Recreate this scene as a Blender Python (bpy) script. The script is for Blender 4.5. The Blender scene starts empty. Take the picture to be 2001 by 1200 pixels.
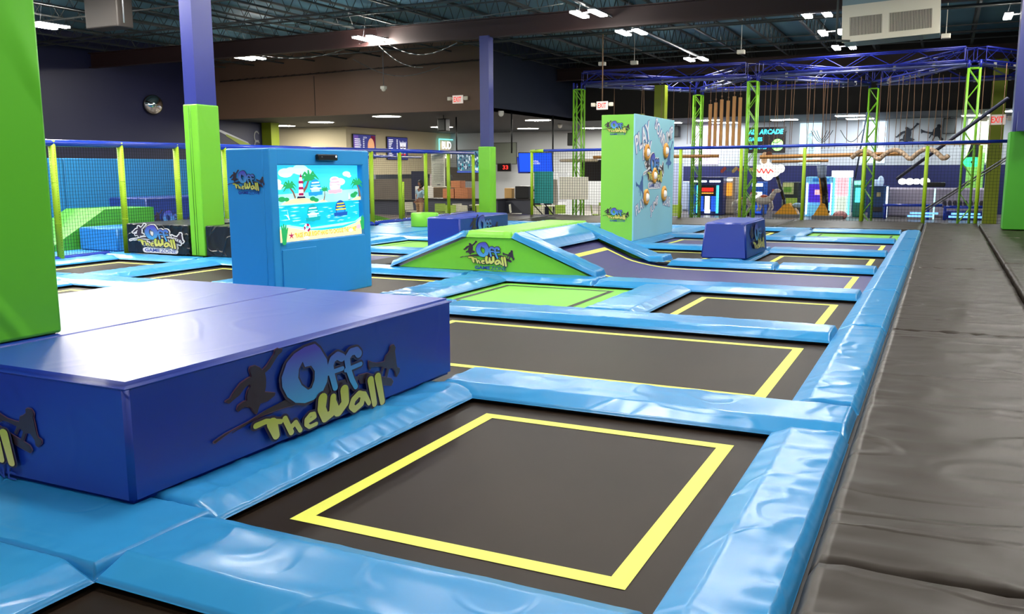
import bpy, bmesh, math, random
from mathutils import Vector, Matrix, noise
from mathutils.geometry import tessellate_polygon
random.seed(7)
S = bpy.context.scene
COL = S.collection
PI = math.pi

# ------------------------------------------------------------------ materials
def srgb(r, g, b):
    def f(c):
        c /= 255.0
        return c/12.92 if c <= 0.04045 else ((c+0.055)/1.055)**2.4
    return (f(r), f(g), f(b), 1)
_M = {}
def mat(name, col, rough=.5, metal=0.0, bump=None, emit=0.0, spec=None, var=0.0, varscale=3.0):
    if name in _M: return _M[name]
    m = bpy.data.materials.new(name); m.use_nodes = True
    nt = m.node_tree; b = nt.nodes['Principled BSDF']
    b.inputs['Base Color'].default_value = col
    b.inputs['Roughness'].default_value = rough
    b.inputs['Metallic'].default_value = metal
    if spec is not None: b.inputs['Specular IOR Level'].default_value = spec
    if emit:
        b.inputs['Emission Color'].default_value = col
        b.inputs['Emission Strength'].default_value = emit
    tc = nt.nodes.new('ShaderNodeTexCoord')
    if var:
        n = nt.nodes.new('ShaderNodeTexNoise'); n.inputs['Scale'].default_value = varscale
        n.inputs['Detail'].default_value = 4
        nt.links.new(tc.outputs['Object'], n.inputs['Vector'])
        mx = nt.nodes.new('ShaderNodeMix'); mx.data_type = 'RGBA'
        mx.inputs['A'].default_value = tuple(max(0, c*(1-var)) for c in col[:3])+(1,)
        mx.inputs['B'].default_value = tuple(min(1, c*(1+var)) for c in col[:3])+(1,)
        nt.links.new(n.outputs['Fac'], mx.inputs['Factor'])
        nt.links.new(mx.outputs['Result'], b.inputs['Base Color'])
    if bump:
        scale, strength, crease, sc3 = bump
        mp = nt.nodes.new('ShaderNodeMapping'); mp.inputs['Scale'].default_value = sc3
        nt.links.new(tc.outputs['Object'], mp.inputs['Vector'])
        n1 = nt.nodes.new('ShaderNodeTexNoise'); n1.inputs['Scale'].default_value = scale
        n1.inputs['Detail'].default_value = 2.0; n1.inputs['Distortion'].default_value = .6
        nt.links.new(mp.outputs['Vector'], n1.inputs['Vector'])
        n2 = nt.nodes.new('ShaderNodeTexNoise'); n2.inputs['Scale'].default_value = scale*.8
        n2.inputs['Detail'].default_value = 1.0; n2.inputs['Distortion'].default_value = 1.2
        mp2 = nt.nodes.new('ShaderNodeMapping'); mp2.inputs['Location'].default_value = (3.1, 7.7, 1.3)
        mp2.inputs['Scale'].default_value = sc3
        nt.links.new(tc.outputs['Object'], mp2.inputs['Vector']); nt.links.new(mp2.outputs['Vector'], n2.inputs['Vector'])
        a = nt.nodes.new('ShaderNodeMath'); a.operation = 'SUBTRACT'; a.inputs[1].default_value = .5
        nt.links.new(n2.outputs['Fac'], a.inputs[0])
        ab = nt.nodes.new('ShaderNodeMath'); ab.operation = 'ABSOLUTE'; nt.links.new(a.outputs[0], ab.inputs[0])
        mr = nt.nodes.new('ShaderNodeMapRange'); mr.interpolation_type = 'SMOOTHSTEP'
        mr.inputs['From Min'].default_value = 0; mr.inputs['From Max'].default_value = .055
        mr.inputs['To Min'].default_value = crease; mr.inputs['To Max'].default_value = 0
        nt.links.new(ab.outputs[0], mr.inputs['Value'])
        ad = nt.nodes.new('ShaderNodeMath'); ad.operation = 'ADD'
        nt.links.new(n1.outputs['Fac'], ad.inputs[0]); nt.links.new(mr.outputs['Result'], ad.inputs[1])
        bp = nt.nodes.new('ShaderNodeBump'); bp.inputs['Strength'].default_value = 1.0
        bp.inputs['Distance'].default_value = strength
        nt.links.new(ad.outputs[0], bp.inputs['Height']); nt.links.new(bp.outputs['Normal'], b.inputs['Normal'])
    _M[name] = m
    return m
def grad(name, c0, c1, z0, z1, rough=.4):
    """a printed two-tone gradient over the height of a decal (object space)"""
    if name in _M: return _M[name]
    m = mat(name, c0, rough); nt = m.node_tree; b = nt.nodes['Principled BSDF']
    uv = nt.nodes.new('ShaderNodeUVMap'); sx = nt.nodes.new('ShaderNodeSeparateXYZ')
    nt.links.new(uv.outputs['UV'], sx.inputs[0])
    mr = nt.nodes.new('ShaderNodeMapRange'); mr.inputs['From Min'].default_value = z0; mr.inputs['From Max'].default_value = z1
    nt.links.new(sx.outputs['Y'], mr.inputs['Value'])
    mx = nt.nodes.new('ShaderNodeMix'); mx.data_type = 'RGBA'
    mx.inputs['A'].default_value = c0; mx.inputs['B'].default_value = c1
    nt.links.new(mr.outputs['Result'], mx.inputs['Factor']); nt.links.new(mx.outputs['Result'], b.inputs['Base Color'])
    return m

VB = (2.2, .035, .25, (1, 1, 1))
PAD = mat('pad_vinyl', srgb(46, 140, 200), .28, bump=(1.7, .004, .35, (1, 1, 1)))
PADG = mat('green_vinyl', srgb(122, 205, 52), .40, bump=(1.3, .012, .2, (1, 1, .5)))
PADN = mat('navy_vinyl', srgb(6, 50, 158), .38, spec=1.0, bump=(1.2, .0045, .22, (1, 1, 1)))
PADB = mat('black_vinyl', srgb(46, 38, 30), .42, spec=.32, bump=(1.1, .018, .3, (.5, 1.3, 1)))
PADM = mat('mid_blue_vinyl', srgb(44, 152, 226), .42, bump=(1.0, .008, .12, (1, 1, .5)))
PADK = mat('black_box_vinyl', srgb(26, 28, 34), .3, bump=(3, .03, .5, (1, 1, 1)))
BED = mat('bed_black', srgb(38, 28, 20), .48, spec=.15, bump=(420, .0003, 0, (1, 1, 1)), var=.45, varscale=1.1)  # brown mottling puts warm reflected light and sheen into the black mat
BEDP = mat('bed_purple', srgb(66, 64, 116), .5, spec=.35, var=.15, varscale=1.2)
BEDG = mat('bed_green', srgb(118, 196, 62), .55, var=.06)
YEL = mat('line_yellow', srgb(236, 240, 100), .6)
BLKL = mat('line_black', srgb(40, 44, 30), .6)
FRAME = mat('frame_black', srgb(12, 12, 14), .6)
LIME = mat('lime_foam', srgb(165, 205, 34), .5, bump=(9, .01, 0, (1, 1, 1)))
LIMES = mat('lime_steel', srgb(118, 182, 44), .35)
OLIVE = mat('olive_paint', srgb(126, 142, 16), .5)
RAIL = mat('rail_blue', srgb(32, 62, 180), .22)
TRUSS = mat('truss_blue', srgb(28, 38, 135), .3)
NET = mat('net_black', srgb(14, 16, 20), .8)
COLP = mat('column_paint', srgb(48, 58, 142), .3)
COLD = mat('column_navy', srgb(48, 56, 120), .35)
WHITE = mat('white_paint', srgb(225, 222, 215), .5)
OFFW = mat('off_white', srgb(232, 225, 208), .55)
BLACK = mat('black_plastic', srgb(16, 16, 18), .4)
GREY = mat('grey_metal', srgb(120, 122, 126), .4, metal=.6)
WOOD = mat('timber', srgb(196, 142, 82), .6, var=.2, varscale=6)
ROPE = mat('rope', srgb(128, 98, 74), .8)
ROPEW = mat('rope_pale', srgb(190, 165, 140), .8)
SOOT = mat('roof_steel', srgb(52, 56, 56), .6)
RED = mat('red_oxide', srgb(44, 21, 20), .6)
DECK = mat('roof_deck', srgb(76, 118, 136), .7, var=.15, varscale=.8)

# ------------------------------------------------------------------ mesh builder
class MB:
    def __init__(s): s.v = []; s.f = []; s.mi = []; s.sm = []; s.uv = {}; s.M = Matrix.Identity(4); s.cur = 0; s.smooth = False; s.k = 0; s.dk = 3e-5
    def add(s, vs, fs, sm=None):
        n = len(s.v); s.v += [tuple(s.M @ Vector(p)) for p in vs]
        for f in fs: s.f.append(tuple(i+n for i in f)); s.mi.append(s.cur); s.sm.append(s.smooth if sm is None else sm)
        return n
    def box(s, x0, x1, y0, y1, z0, z1):
        s.add([(x0,y0,z0),(x1,y0,z0),(x1,y1,z0),(x0,y1,z0),(x0,y0,z1),(x1,y0,z1),(x1,y1,z1),(x0,y1,z1)],
              [(3,2,1,0),(4,5,6,7),(0,1,5,4),(1,2,6,5),(2,3,7,6),(3,0,4,7)], False)
    def rbox(s, x0, x1, y0, y1, z0, z1, r=.02, taper=0.0):
        bm = bmesh.new(); bmesh.ops.create_cube(bm, size=1)
        for v in bm.verts:
            k = 1-taper*(v.co.z+.5)
            v.co = Vector(((x0+x1)/2+v.co.x*(x1-x0)*k, (y0+y1)/2+v.co.y*(y1-y0)*k, (z0+z1)/2+v.co.z*(z1-z0)))
        r = min(r, .45*min(x1-x0, y1-y0, z1-z0))
        bmesh.ops.bevel(bm, geom=bm.edges[:], offset=r, segments=3, affect='EDGES', profile=.5)
        bm.verts.index_update()
        big_ = .02*sum(f.calc_area() for f in bm.faces)
        n = len(s.v); s.v += [tuple(s.M @ v.co) for v in bm.verts]
        for f in bm.faces: s.f.append(tuple(v.index+n for v in f.verts)); s.mi.append(s.cur); s.sm.append(f.calc_area() < big_)
        bm.free()
    def tube(s, p0, p1, r, n=8, r1=None, caps=True):
        p0 = Vector(p0); p1 = Vector(p1); d = (p1-p0)
        if d.length < 1e-6: return
        d.normalize(); a = Vector((0,0,1)) if abs(d.z) < .9 else Vector((1,0,0))
        u = d.cross(a).normalized(); w = d.cross(u); r1 = r if r1 is None else r1
        vs = []
        for p, q in ((p0, r), (p1, r1)):
            for k in range(n):
                t = 2*PI*k/n; vs.append(tuple(p+u*math.cos(t)*q+w*math.sin(t)*q))
        fs = [(k, (k+1) % n, n+(k+1) % n, n+k) for k in range(n)]
        if caps: fs += [tuple(range(n))[::-1], tuple(range(n, 2*n))]
        s.add(vs, fs, n > 5)
    def path(s, pts, r, n=8):
        for a, b in zip(pts, pts[1:]): s.tube(a, b, r, n)
        for p in pts[1:-1]: s.ball(p, r, 6, 4)
    def ball(s, c, r, n=12, m=8, sc=(1,1,1)):
        vs = []; fs = []
        for i in range(m+1):
            a = PI*i/m
            for k in range(n):
                t = 2*PI*k/n
                vs.append((c[0]+r*sc[0]*math.sin(a)*math.cos(t), c[1]+r*sc[1]*math.sin(a)*math.sin(t), c[2]+r*sc[2]*math.cos(a)))
        for i in range(m):
            for k in range(n): fs.append((i*n+k, (i+1)*n+k, (i+1)*n+(k+1) % n, i*n+(k+1) % n))
        s.add(vs, fs, True)
    def prism(s, poly, a0, a1, axis='y'):
        """extrude 2-D polygon (u,w) along axis"""
        def P(u, w, a): return {'y': (u, a, w), 'x': (a, u, w), 'z': (u, w, a)}[axis]
        n = len(poly); vs = [P(u, w, a0) for u, w in poly]+[P(u, w, a1) for u, w in poly]
        fs = [(k, (k+1) % n, n+(k+1) % n, n+k) for k in range(n)]
        tri = tessellate_polygon([[Vector((u, w, 0)) for u, w in poly]])
        fs += [tuple(t) for t in tri]+[tuple(i+n for i in t)[::-1] for t in tri]
        s.add(vs, fs, False)
    def lathe(s, prof, c=(0,0,0), n=24):
        vs = []; fs = []
        for r, z in prof:
            for k in range(n): t = 2*PI*k/n; vs.append((c[0]+r*math.cos(t), c[1]+r*math.sin(t), c[2]+z))
        for i in range(len(prof)-1):
            for k in range(n): fs.append((i*n+k, i*n+(k+1) % n, (i+1)*n+(k+1) % n, (i+1)*n+k))
        s.add(vs, fs, True)
    def flat(s, polys, h):
        """polygon(s with holes) in the local x-z plane at depth y=-h"""
        tri = tessellate_polygon([[Vector((u, w, 0)) for u, w in p] for p in polys])
        pts = [(u, -h, w) for p in polys for u, w in p]
        s.k += 1; pts = [(u, -(h+s.k*s.dk), w) for u, _, w in pts]
        n = s.add(pts, [tuple(t) for t in tri], False)
        for i, (u, _, w) in enumerate(pts): s.uv[n+i] = (u, w)
    def stroke(s, pts, w, h, w1=None, dn=10):
        w1 = w if w1 is None else w1; L = len(pts)-1
        ws = [w+(w1-w)*i/max(1, L) for i in range(L+1)]
        for i in range(L):
            a = Vector(pts[i]); b = Vector(pts[i+1]); d = (b-a)
            if d.length < 1e-6: continue
            d.normalize(); q = Vector((-d.y, d.x))
            self_ = [a+q*ws[i]/2, a-q*ws[i]/2, b-q*ws[i+1]/2, b+q*ws[i+1]/2]
            s.flat([[tuple(p) for p in self_]], h)
        for i in range(L+1):
            s.flat([[(pts[i][0]+ws[i]/2*math.cos(2*PI*k/dn), pts[i][1]+ws[i]/2*math.sin(2*PI*k/dn)) for k in range(dn)]], h)
    def build(s, name, mats, parent=None, loc=None):
        me = bpy.data.meshes.new(name)
        off = Vector((0,0,0))
        if parent is not None:
            p = parent
            while p is not None: off += p.location; p = p.parent
        if loc is None: loc = Vector((0,0,0)) if parent is not None else Vector((0,0,0))
        base = off+Vector(loc)
        me.from_pydata([tuple(Vector(v)-base) for v in s.v], [], s.f)
        if not isinstance(mats, (list, tuple)): mats = [mats]
        for m in mats: me.materials.append(m)
        me.polygons.foreach_set('material_index', s.mi); me.polygons.foreach_set('use_smooth', s.sm)
        if s.uv:
            l = me.uv_layers.new(name='UVMap')
            for lp in me.loops:
                l.data[lp.index].uv = s.uv.get(lp.vertex_index, (0, 0))
        me.update()
        o = bpy.data.objects.new(name, me); o.location = loc; COL.objects.link(o)
        if parent is not None: o.parent = parent
        return o
def tag(o, label=None, cat=None, group=None, kind=None):
    if label: o['label'] = label
    if cat: o['category'] = cat
    if group: o['group'] = group
    if kind: o['kind'] = kind
    return o
def thing(name, label, cat, loc=(0,0,0), group=None):
    o = bpy.data.objects.new(name, None); COL.objects.link(o); o.location = loc; o.empty_display_size = .1
    return tag(o, label, cat, group)
def dup(root, loc, label, group=None, rotz=None):
    r = root.copy(); COL.objects.link(r); r.location = loc; tag(r, label, None, group)
    if rotz is not None: r.rotation_euler = (0, 0, rotz)
    for ch in list(root.children):
        c = ch.copy(); COL.objects.link(c); c.parent = r
        for g in list(ch.children):
            d = g.copy(); COL.objects.link(d); d.parent = c
    return r
def struct(name, mb, m): return tag(mb.build(name, m), None, None, None, 'structure')
def bx(*a):
    m = MB(); m.box(*a); return m
def rbx(*a, **k):
    m = MB(); m.rbox(*a, **k); return m
def frame_at(o, xdir, updir=(0,0,1)):
    """matrix whose local x = xdir, local z = up, local -y = outward normal, origin o"""
    x = Vector(xdir).normalized(); z = Vector(updir).normalized(); y = z.cross(x)
    M = Matrix((x, y, z)).transposed().to_4x4(); M.translation = Vector(o)
    return M

# text as flat faces ------------------------------------------------------
_T = {}
def text_geo(t, bold=0.0, spacing=1.0):
    k = (t, bold, spacing)
    if k in _T: return _T[k]
    cu = bpy.data.curves.new('t', 'FONT'); cu.body = t; cu.offset = bold; cu.resolution_u = 3; cu.space_character = spacing
    o = bpy.data.objects.new('t', cu); COL.objects.link(o)
    bpy.context.view_layer.update()
    me = bpy.data.meshes.new_from_object(o.evaluated_get(bpy.context.evaluated_depsgraph_get()))
    vs = [tuple(v.co[:2]) for v in me.vertices]; fs = [tuple(p.vertices) for p in me.polygons]
    bpy.data.objects.remove(o); bpy.data.curves.remove(cu); bpy.data.meshes.remove(me)
    _T[k] = (vs, fs); return _T[k]
def text(mb, t, cx, cz, w, h, depth=.004, bold=0.0, rot=0.0, spacing=1.0, shear=0.0):
    vs, fs = text_geo(t, bold, spacing)
    if not vs: return
    x0 = min(v[0] for v in vs); x1 = max(v[0] for v in vs); z0 = min(v[1] for v in vs); z1 = max(v[1] for v in vs)
    c, s_ = math.cos(rot), math.sin(rot); out = []
    for x, z in vs:
        a = ((x-x0)/(x1-x0)-.5)*w; b = ((z-z0)/(z1-z0)-.5)*h; a += shear*b
        out.append((cx+a*c-b*s_, -depth, cz+a*s_+b*c))
    mb.add(out, fs, False)

# ------------------------------------------------------------------ the printed wall logo
LOGO_O = [(745,235),(830,232),(872,275),(925,370),(938,450),(920,540),(880,600),(800,637),(730,637),(655,610),(595,550),(560,470),(558,400),(600,310),(660,262)]
LOGO_H = [(725,335),(742,378),(792,382),(820,430),(815,495),(790,545),(760,550),(710,500),(685,440),(693,380)]
OFF_S = [([(1060,395),(1020,368),(975,385),(955,430),(965,500),(990,605)],62,46),([(935,480),(1060,478)],34,34),
         ([(1215,405),(1195,375),(1145,372),(1105,410),(1115,500),(1145,590),(1178,655)],64,40),([(1090,500),(1232,490)],34,34)]
WALL_S = [([(350,665),(420,660),(530,700)],40,34),([(465,690),(490,785)],78,52),([(560,690),(605,805)],40,40),([(600,770),(640,745),(675,815)],38,34),
          ([(735,775),(795,760),(790,735),(760,730),(725,755),(722,790),(750,818),(805,815)],32,30),
          ([(868,645),(855,720),(880,790)],76,66),([(880,800),(945,780),(958,665)],62,52),([(958,700),(990,795)],50,60),([(1000,795),(1065,740),(1060,640)],66,74),
          ([(1235,735),(1195,715),(1140,745),(1118,790),(1150,825),(1215,800),(1240,735)],50,50),([(1245,735),(1290,820)],48,40),
          ([(1312,640),(1345,845)],62,50),([(1385,635),(1425,855)],64,52)]
FP_L = [(552, 197), (585, 212), (577, 230), (551, 242), (517, 280), (484, 318), (448, 337), (454, 380), (450, 434), (440, 467), (517, 497), (510, 514), (460, 534), (407, 533), (389, 569), (379, 596), (361, 580), (339, 540), (311, 521), (286, 522), (258, 537), (247, 521), (257, 498), (290, 485), (316, 484), (313, 460), (326, 418), (345, 398), (335, 382), (305, 395), (267, 433), (222, 453), (202, 464), (174, 445), (186, 439), (203, 438), (236, 398), (275, 360), (326, 340), (356, 335), (343, 291), (349, 270), (381, 269), (414, 293), (430, 315), (464, 294), (497, 257), (526, 226), (529, 202)]
FP_R = [(1562, 425), (1591, 427), (1608, 454), (1599, 487), (1607, 535), (1614, 597), (1622, 630), (1650, 645), (1645, 673), (1615, 704), (1601, 694), (1598, 657), (1566, 611), (1533, 615), (1507, 681), (1489, 674), (1514, 606), (1483, 585), (1455, 640), (1441, 632), (1468, 578), (1397, 554), (1350, 548), (1336, 567), (1324, 539), (1322, 490), (1351, 509), (1398, 530), (1454, 539), (1487, 540), (1498, 499), (1522, 487), (1547, 465), (1548, 436)]
FP_B = [(1219, 578), (1303, 584), (1424, 646), (1554, 702), (1572, 733), (1552, 761), (1450, 724), (1349, 672), (1238, 646)]
FP_S = [(83, 675), (160, 650), (323, 626), (423, 599), (542, 580), (611, 571), (686, 630), (545, 618), (433, 619), (349, 630), (201, 647), (93, 687)]
FIG_S = [([(205,662),(320,632),(450,598),(620,575)],5,26),([(870,600),(1160,640)],60,50),([(900,575),(1200,600)],40,40)]
FIGP = [FP_L, FP_R, FP_B, FP_S]
MO = mat('logo_outline', srgb(58, 44, 70), .35)
MF = mat('logo_figure', srgb(58, 46, 58), .35)
MY = grad('logo_yellow', srgb(232, 222, 130), srgb(196, 205, 70), -.27, .0)
MB_ = grad('logo_blue', srgb(82, 176, 226), srgb(84, 78, 190), -.05, .33)
MG = mat('logo_gamezone', srgb(44, 72, 168), .35)
MH = mat('logo_halo', srgb(246, 246, 248), .4)
MR = mat('logo_rim', srgb(120, 84, 110), .4)
def logo(parent, o, xdir, width, halo=False, up=(0,0,1), zone=True, vs=1.0, name='logo_print'):
    k = width/1480.0
    P = lambda p: ((p[0]-980)*k, (600-p[1])*k)
    up = Vector(up).normalized()
    mb = MB(); mb.M = frame_at(o, xdir, up) @ Matrix.Diagonal((1, 1, vs, 1))
    e = max(.0012, width*.0016)
    nd = 8 if width < .8 else 12
    Os = LOGO_O+[LOGO_O[0]]; Hs = LOGO_H+[LOGO_H[0]]
    if halo:
        mb.cur = 5
        for pts, a, b in OFF_S+WALL_S+FIG_S: mb.stroke([P(p) for p in pts], (a+70)*k, e, (b+70)*k, nd)
        mb.stroke([P(p) for p in Os], 70*k, e, None, nd); mb.flat([[P(p) for p in LOGO_O]], e)
        mb.stroke([P((520,945)),P((1400,950))], 150*k, e, None, nd)
        for p in FIGP: mb.stroke([P(q) for q in p+p[:1]], 62*k, e, None, 6)
    mb.cur = 6
    if not halo:
        for p in FIGP: mb.stroke([P(q) for q in p+p[:1]], 10*k, e*1.5, None, 4)
    mb.cur = 1
    for p in FIGP: mb.flat([[P(q) for q in p]], e*2)
    for pts, a, b in FIG_S: mb.stroke([P(p) for p in pts], a*k, e*2, b*k, nd)
    mb.cur = 0
    for pts, a, b in OFF_S: mb.stroke([P(p) for p in pts], (a+34)*k, e*3, (b+34)*k, nd)
    mb.stroke([P(p) for p in Os], 34*k, e*3, None, nd); mb.stroke([P(p) for p in Hs], 26*k, e*3, None, nd)
    n0 = len(mb.v); mb.cur = 2
    mb.flat([[P(p) for p in LOGO_O], [P(p) for p in LOGO_H][::-1]], e*4)
    for pts, a, b in OFF_S: mb.stroke([P(p) for p in pts], a*k, e*4, b*k, nd)
    mb.cur = 0
    for pts, a, b in WALL_S: mb.stroke([P(p) for p in pts], (a+30)*k, e*5, (b+30)*k, nd)
    mb.cur = 3
    for pts, a, b in WALL_S: mb.stroke([P(p) for p in pts], a*k, e*6, b*k, nd)
    for i in list(mb.uv): mb.uv[i] = (mb.uv[i][0]/k/1000, mb.uv[i][1]/k/1000)
    if zone:
        mb.cur = 4
        a = P((510,895)); b = P((950,990)); text(mb, 'GAME', (a[0]+b[0])/2, (a[1]+b[1])/2, b[0]-a[0], a[1]-b[1], e*4, .03)
        a = P((975,895)); b = P((1420,1000)); text(mb, 'ZONE', (a[0]+b[0])/2, (a[1]+b[1])/2, b[0]-a[0], a[1]-b[1], e*4, .0)
    return mb.build(name, [MO, MF, MB_, MY, MG, MH, MR], parent)

# ------------------------------------------------------------------ padded cushions
def sst(t): t = max(0.0, min(1.0, t)); return t*t*(3-2*t)
def pad_mesh(x0, x1, y0, y1, zb=.03, zt=.10, lips=(.12, .12, .12, .12), step=.035, base=None, wr=.006, seed=0, fold=1.0):
    """lips = width of the rounded shoulder on (x0, x1, y0, y1)"""
    def ticks(a, b, la, lb):
        t = [a, a+.004, a+.012]; n = max(2, int((b-a)/step)); t += [a+.02+(b-a-.04)*i/n for i in range(n+1)]; t += [b-.012, b-.004, b, a+la, b-lb]
        return sorted(set(round(q, 4) for q in t))
    xs = ticks(x0, x1, lips[0], lips[1]); ys = ticks(y0, y1, lips[2], lips[3])
    mb = MB(); mb.smooth = True; nx, ny = len(xs), len(ys); vs = []
    for y in ys:
        for x in xs:
            h = 1.0
            for d, l in ((x-x0, lips[0]), (x1-x, lips[1]), (y-y0, lips[2]), (y1-y, lips[3])):
                q = max(0.0, min(1.0, d/l)); h *= .22*min(1, d/.012)+.78*q if d < l else 1.0
            n = noise.noise(Vector((x*2.3+seed, y*2.3, seed*1.7)))
            r = 1-min(1, abs(noise.noise(Vector((x*1.7-seed, y*3.1+seed, 4.2+seed))))*7)
            rim = max(0, 1-min(x-x0, x1-x, y-y0, y1-y)/.22)
            ex = min(x-x0, x1-x) < min(y-y0, y1-y)
            fd = 1-min(1, abs(noise.noise(Vector((x*(2.2 if ex else 8.5)+seed*2, y*(8.5 if ex else 2.2)-seed, 9.7))))*4.5)
            z = zb+(zt-zb)*h+(n*wr*.35+r*wr*.7*fold+fd*rim*wr*.75*fold)*min(1, h*1.2)
            zz = base(x, y) if base else 0.0
            vs.append((x, y, z+zz))
    fs = [(j*nx+i, j*nx+i+1, (j+1)*nx+i+1, (j+1)*nx+i) for j in range(ny-1) for i in range(nx-1)]
    mb.add(vs, fs)
    # underside follows the rim
    ub = [(x, y, zb+(base(x, y) if base else 0)) for y in ys for x in xs]
    mb.add(ub, [tuple(f)[::-1] for f in fs], False)
    N = nx*ny
    rim = [j*nx for j in range(ny)], [j*nx+nx-1 for j in range(ny)], list(range(nx)), list(range((ny-1)*nx, ny*nx))
    for k, e in enumerate(rim):
        for a, b in zip(e, e[1:]):
            q = (a, b, b+N, a+N); 
            if k in (0, 3): q = q
            else: q = q[::-1]
            mb.f.append(q); mb.mi.append(0); mb.sm.append(False)
    return mb
PC = [0]
def pad(x0, x1, y0, y1, label, m=None, name='foam_pad', cat='pad', group='light blue pads between the trampolines', **k):
    PC[0] += 1
    mb = pad_mesh(x0, x1, y0, y1, seed=PC[0]*1.37, **k)
    o = mb.build(name, m or PAD, None, loc=((x0+x1)/2, (y0+y1)/2, 0))
    return tag(o, label, cat, group)

# ------------------------------------------------------------------ camera (solved from the photograph's vanishing lines)
cam = bpy.data.objects.new('camera', bpy.data.cameras.new('camera')); COL.objects.link(cam)
yaw, pitch, roll, F = -.452312341, .154801760, -.00417149335, 1718.59843
cy, sy, cp, sp, cr, sr = math.cos(yaw), math.sin(yaw), math.cos(pitch), math.sin(pitch), math.cos(roll), math.sin(roll)
fw = Vector((sy*cp, cy*cp, -sp)); rt = Vector((cy, -sy, 0)); up = rt.cross(fw)
rt, up = cr*rt+sr*up, -sr*rt+cr*up
cam.matrix_world = Matrix((rt, up, -fw)).transposed().to_4x4()
cam.location = (0, 0, 1.6)
cam.data.sensor_width = 36; cam.data.lens = F/2001*36; cam.data.clip_start = .05; cam.data.clip_end = 200
S.camera = cam

# ------------------------------------------------------------------ platform, beds and pads
XP = [-.40, -3.2, -5.9, -8.7, -11.25, -13.7]      # centre lines of the column pads (first = walkway edge)
YP = [-.5, 2.5, 5.56, 8.65, 11.5, 14.45, 17.35, 20.45, 23.4]
HW = .33
struct('floor', bx(-36, 10, -6, 56, -.7, -.6), mat('floor_tile', srgb(92, 84, 78), .35, var=.2, varscale=.7))
struct('trim_1', bx(-15.4, 3.2, -3, 27.5, -.6, -.3), FRAME)                     # the raised platform under the court
fr = MB()
fr.box(-.78, -.02, -3, 23.9, -.3, .028)
for x in XP[2:]: fr.box(x-.3, x+.3, -3, 23.9, -.3, .028)
for r in (0, 1, 3, 5, 7): fr.box(-3.5, -2.9, YP[r], YP[r+1], -.3, .028)
for y in YP: fr.box(-14.2, -.4, y-.27, y+.27, -.3, .028)
struct('trim_2', fr, FRAME)

def bed(x0, x1, y0, y1, label, m=BED, line=YEL, prof=None, lw=.085, ylim=None, name='trampoline', lx=None):
    t = thing(name, label, 'trampoline', ((x0+x1)/2, (y0+y1)/2, 0), 'trampolines set flush in the padded court')
    z = prof or (lambda x: 0.0)
    mb = MB(); n = max(2, int((x1-x0)/.12)) if prof else 4
    xs = [x0-.1+(x1-x0+.2)*i/n for i in range(n+1)]
    vs = [(x, y, z(x)) for y in (y0-.1, y1+.1) for x in xs]+[(x, y, z(x)-.012) for y in (y0-.1, y1+.1) for x in xs]
    N = 2*(n+1)
    mb.add(vs, [(i, i+1, n+2+i, n+1+i) for i in range(n)]+[(N+i+1, N+i, N+n+1+i, N+n+2+i) for i in range(n)])
    mb.build('jump_mat', m, t)
    lb = MB(); a0, a1 = lx or (x0+.22, x1-.19); b0, b1 = ylim or (y0+.19, y1-.19)
    def strip(xa, xb, ya, yb):
        k = max(1, int((xb-xa)/.1)) if prof else 1
        q = [xa+(xb-xa)*i/k for i in range(k+1)]
        v = [(x, y, z(x)+.0025) for y in (ya, yb) for x in q]
        lb.add(v, [(i, i+1, k+2+i, k+1+i) for i in range(k)], False)
    strip(a0, a1, b0, b0+lw); strip(a0, a1, b1-lw, b1); strip(a0, a0+lw, b0+lw, b1-lw); strip(a1-lw, a1, b0+lw, b1-lw)
    lb.build('boundary_line', line, t)
    return t
def cell(c0, c1, r):
    """opening between column pads c0 (left) and c1 (right) in row r"""
    return XP[c0]+(.35), (XP[c1]-.35 if c1 else -.80), YP[r]+HW, YP[r+1]-HW
B = {}
def mk(key, c0, c1, r, label, **k):
    x0, x1, y0, y1 = cell(c0, c1, r); B[key] = label; return bed(x0, x1, y0, y1, label, **k)
mk('r0', 1, 0, 0, 'black trampoline cut off by the bottom edge, under the nearest blue pads')
mk('r1', 1, 0, 1, 'nearest black trampoline with a wide yellow square', ylim=(3.04, 5.02), lx=(-2.63, -1.0))
B['r2'] = 'long black trampoline with yellow border, second from the camera beside the walkway'
bed(-4.9, -.80, YP[2]+HW, YP[3]-HW, B['r2'], ylim=(6.17, 8.12), lx=(-4.66, -1.03))
mk('r3', 1, 0, 3, 'third black trampoline from the camera beside the walkway', ylim=(9.2, 10.95), lx=(-2.65, -1.02))
mk('g3', 2, 1, 3, 'green trampoline with a black border in front of the ramp', m=BEDG, line=BLKL, lw=.07, ylim=(9.4, 11.0), lx=(-5.42, -3.83))
mk('r3c', 3, 2, 3, 'black trampoline right of the blue screen kiosk')
mk('r3d', 4, 3, 3, 'black trampoline left of the blue screen kiosk')
mk('r3e', 5, 4, 3, 'black trampoline in front of the black logo box')
mk('r2d', 4, 3, 2, 'black trampoline behind the left end of the big navy blocks')
mk('r5', 1, 0, 5, 'black trampoline right of the small navy block')
mk('r5b', 2, 1, 5, 'black trampoline left of the small navy block')
mk('r5c', 3, 2, 5, 'black trampoline behind the crest of the ramp')
B['g5'] = 'green trampoline left of the long navy block'
mk('g5', 4, 3, 5, B['g5'], m=BEDG, line=BLKL, lw=.06)
B['p6'] = 'long purple trampoline running behind the small navy block'
mk('p6', 2, 0, 6, B['p6'], m=BEDP)
mk('r6c', 4, 3, 6, 'black trampoline beyond the long navy block, near the round green pad')
mk('g7', 1, 0, 7, 'far green trampoline at the back beside the walkway', m=BEDG, line=BLKL, lw=.05)
mk('r7b', 2, 1, 7, 'farthest black trampoline, left of the far green one')
mk('r7c', 3, 2, 7, 'farthest black trampoline, behind the tall target tower')
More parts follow.
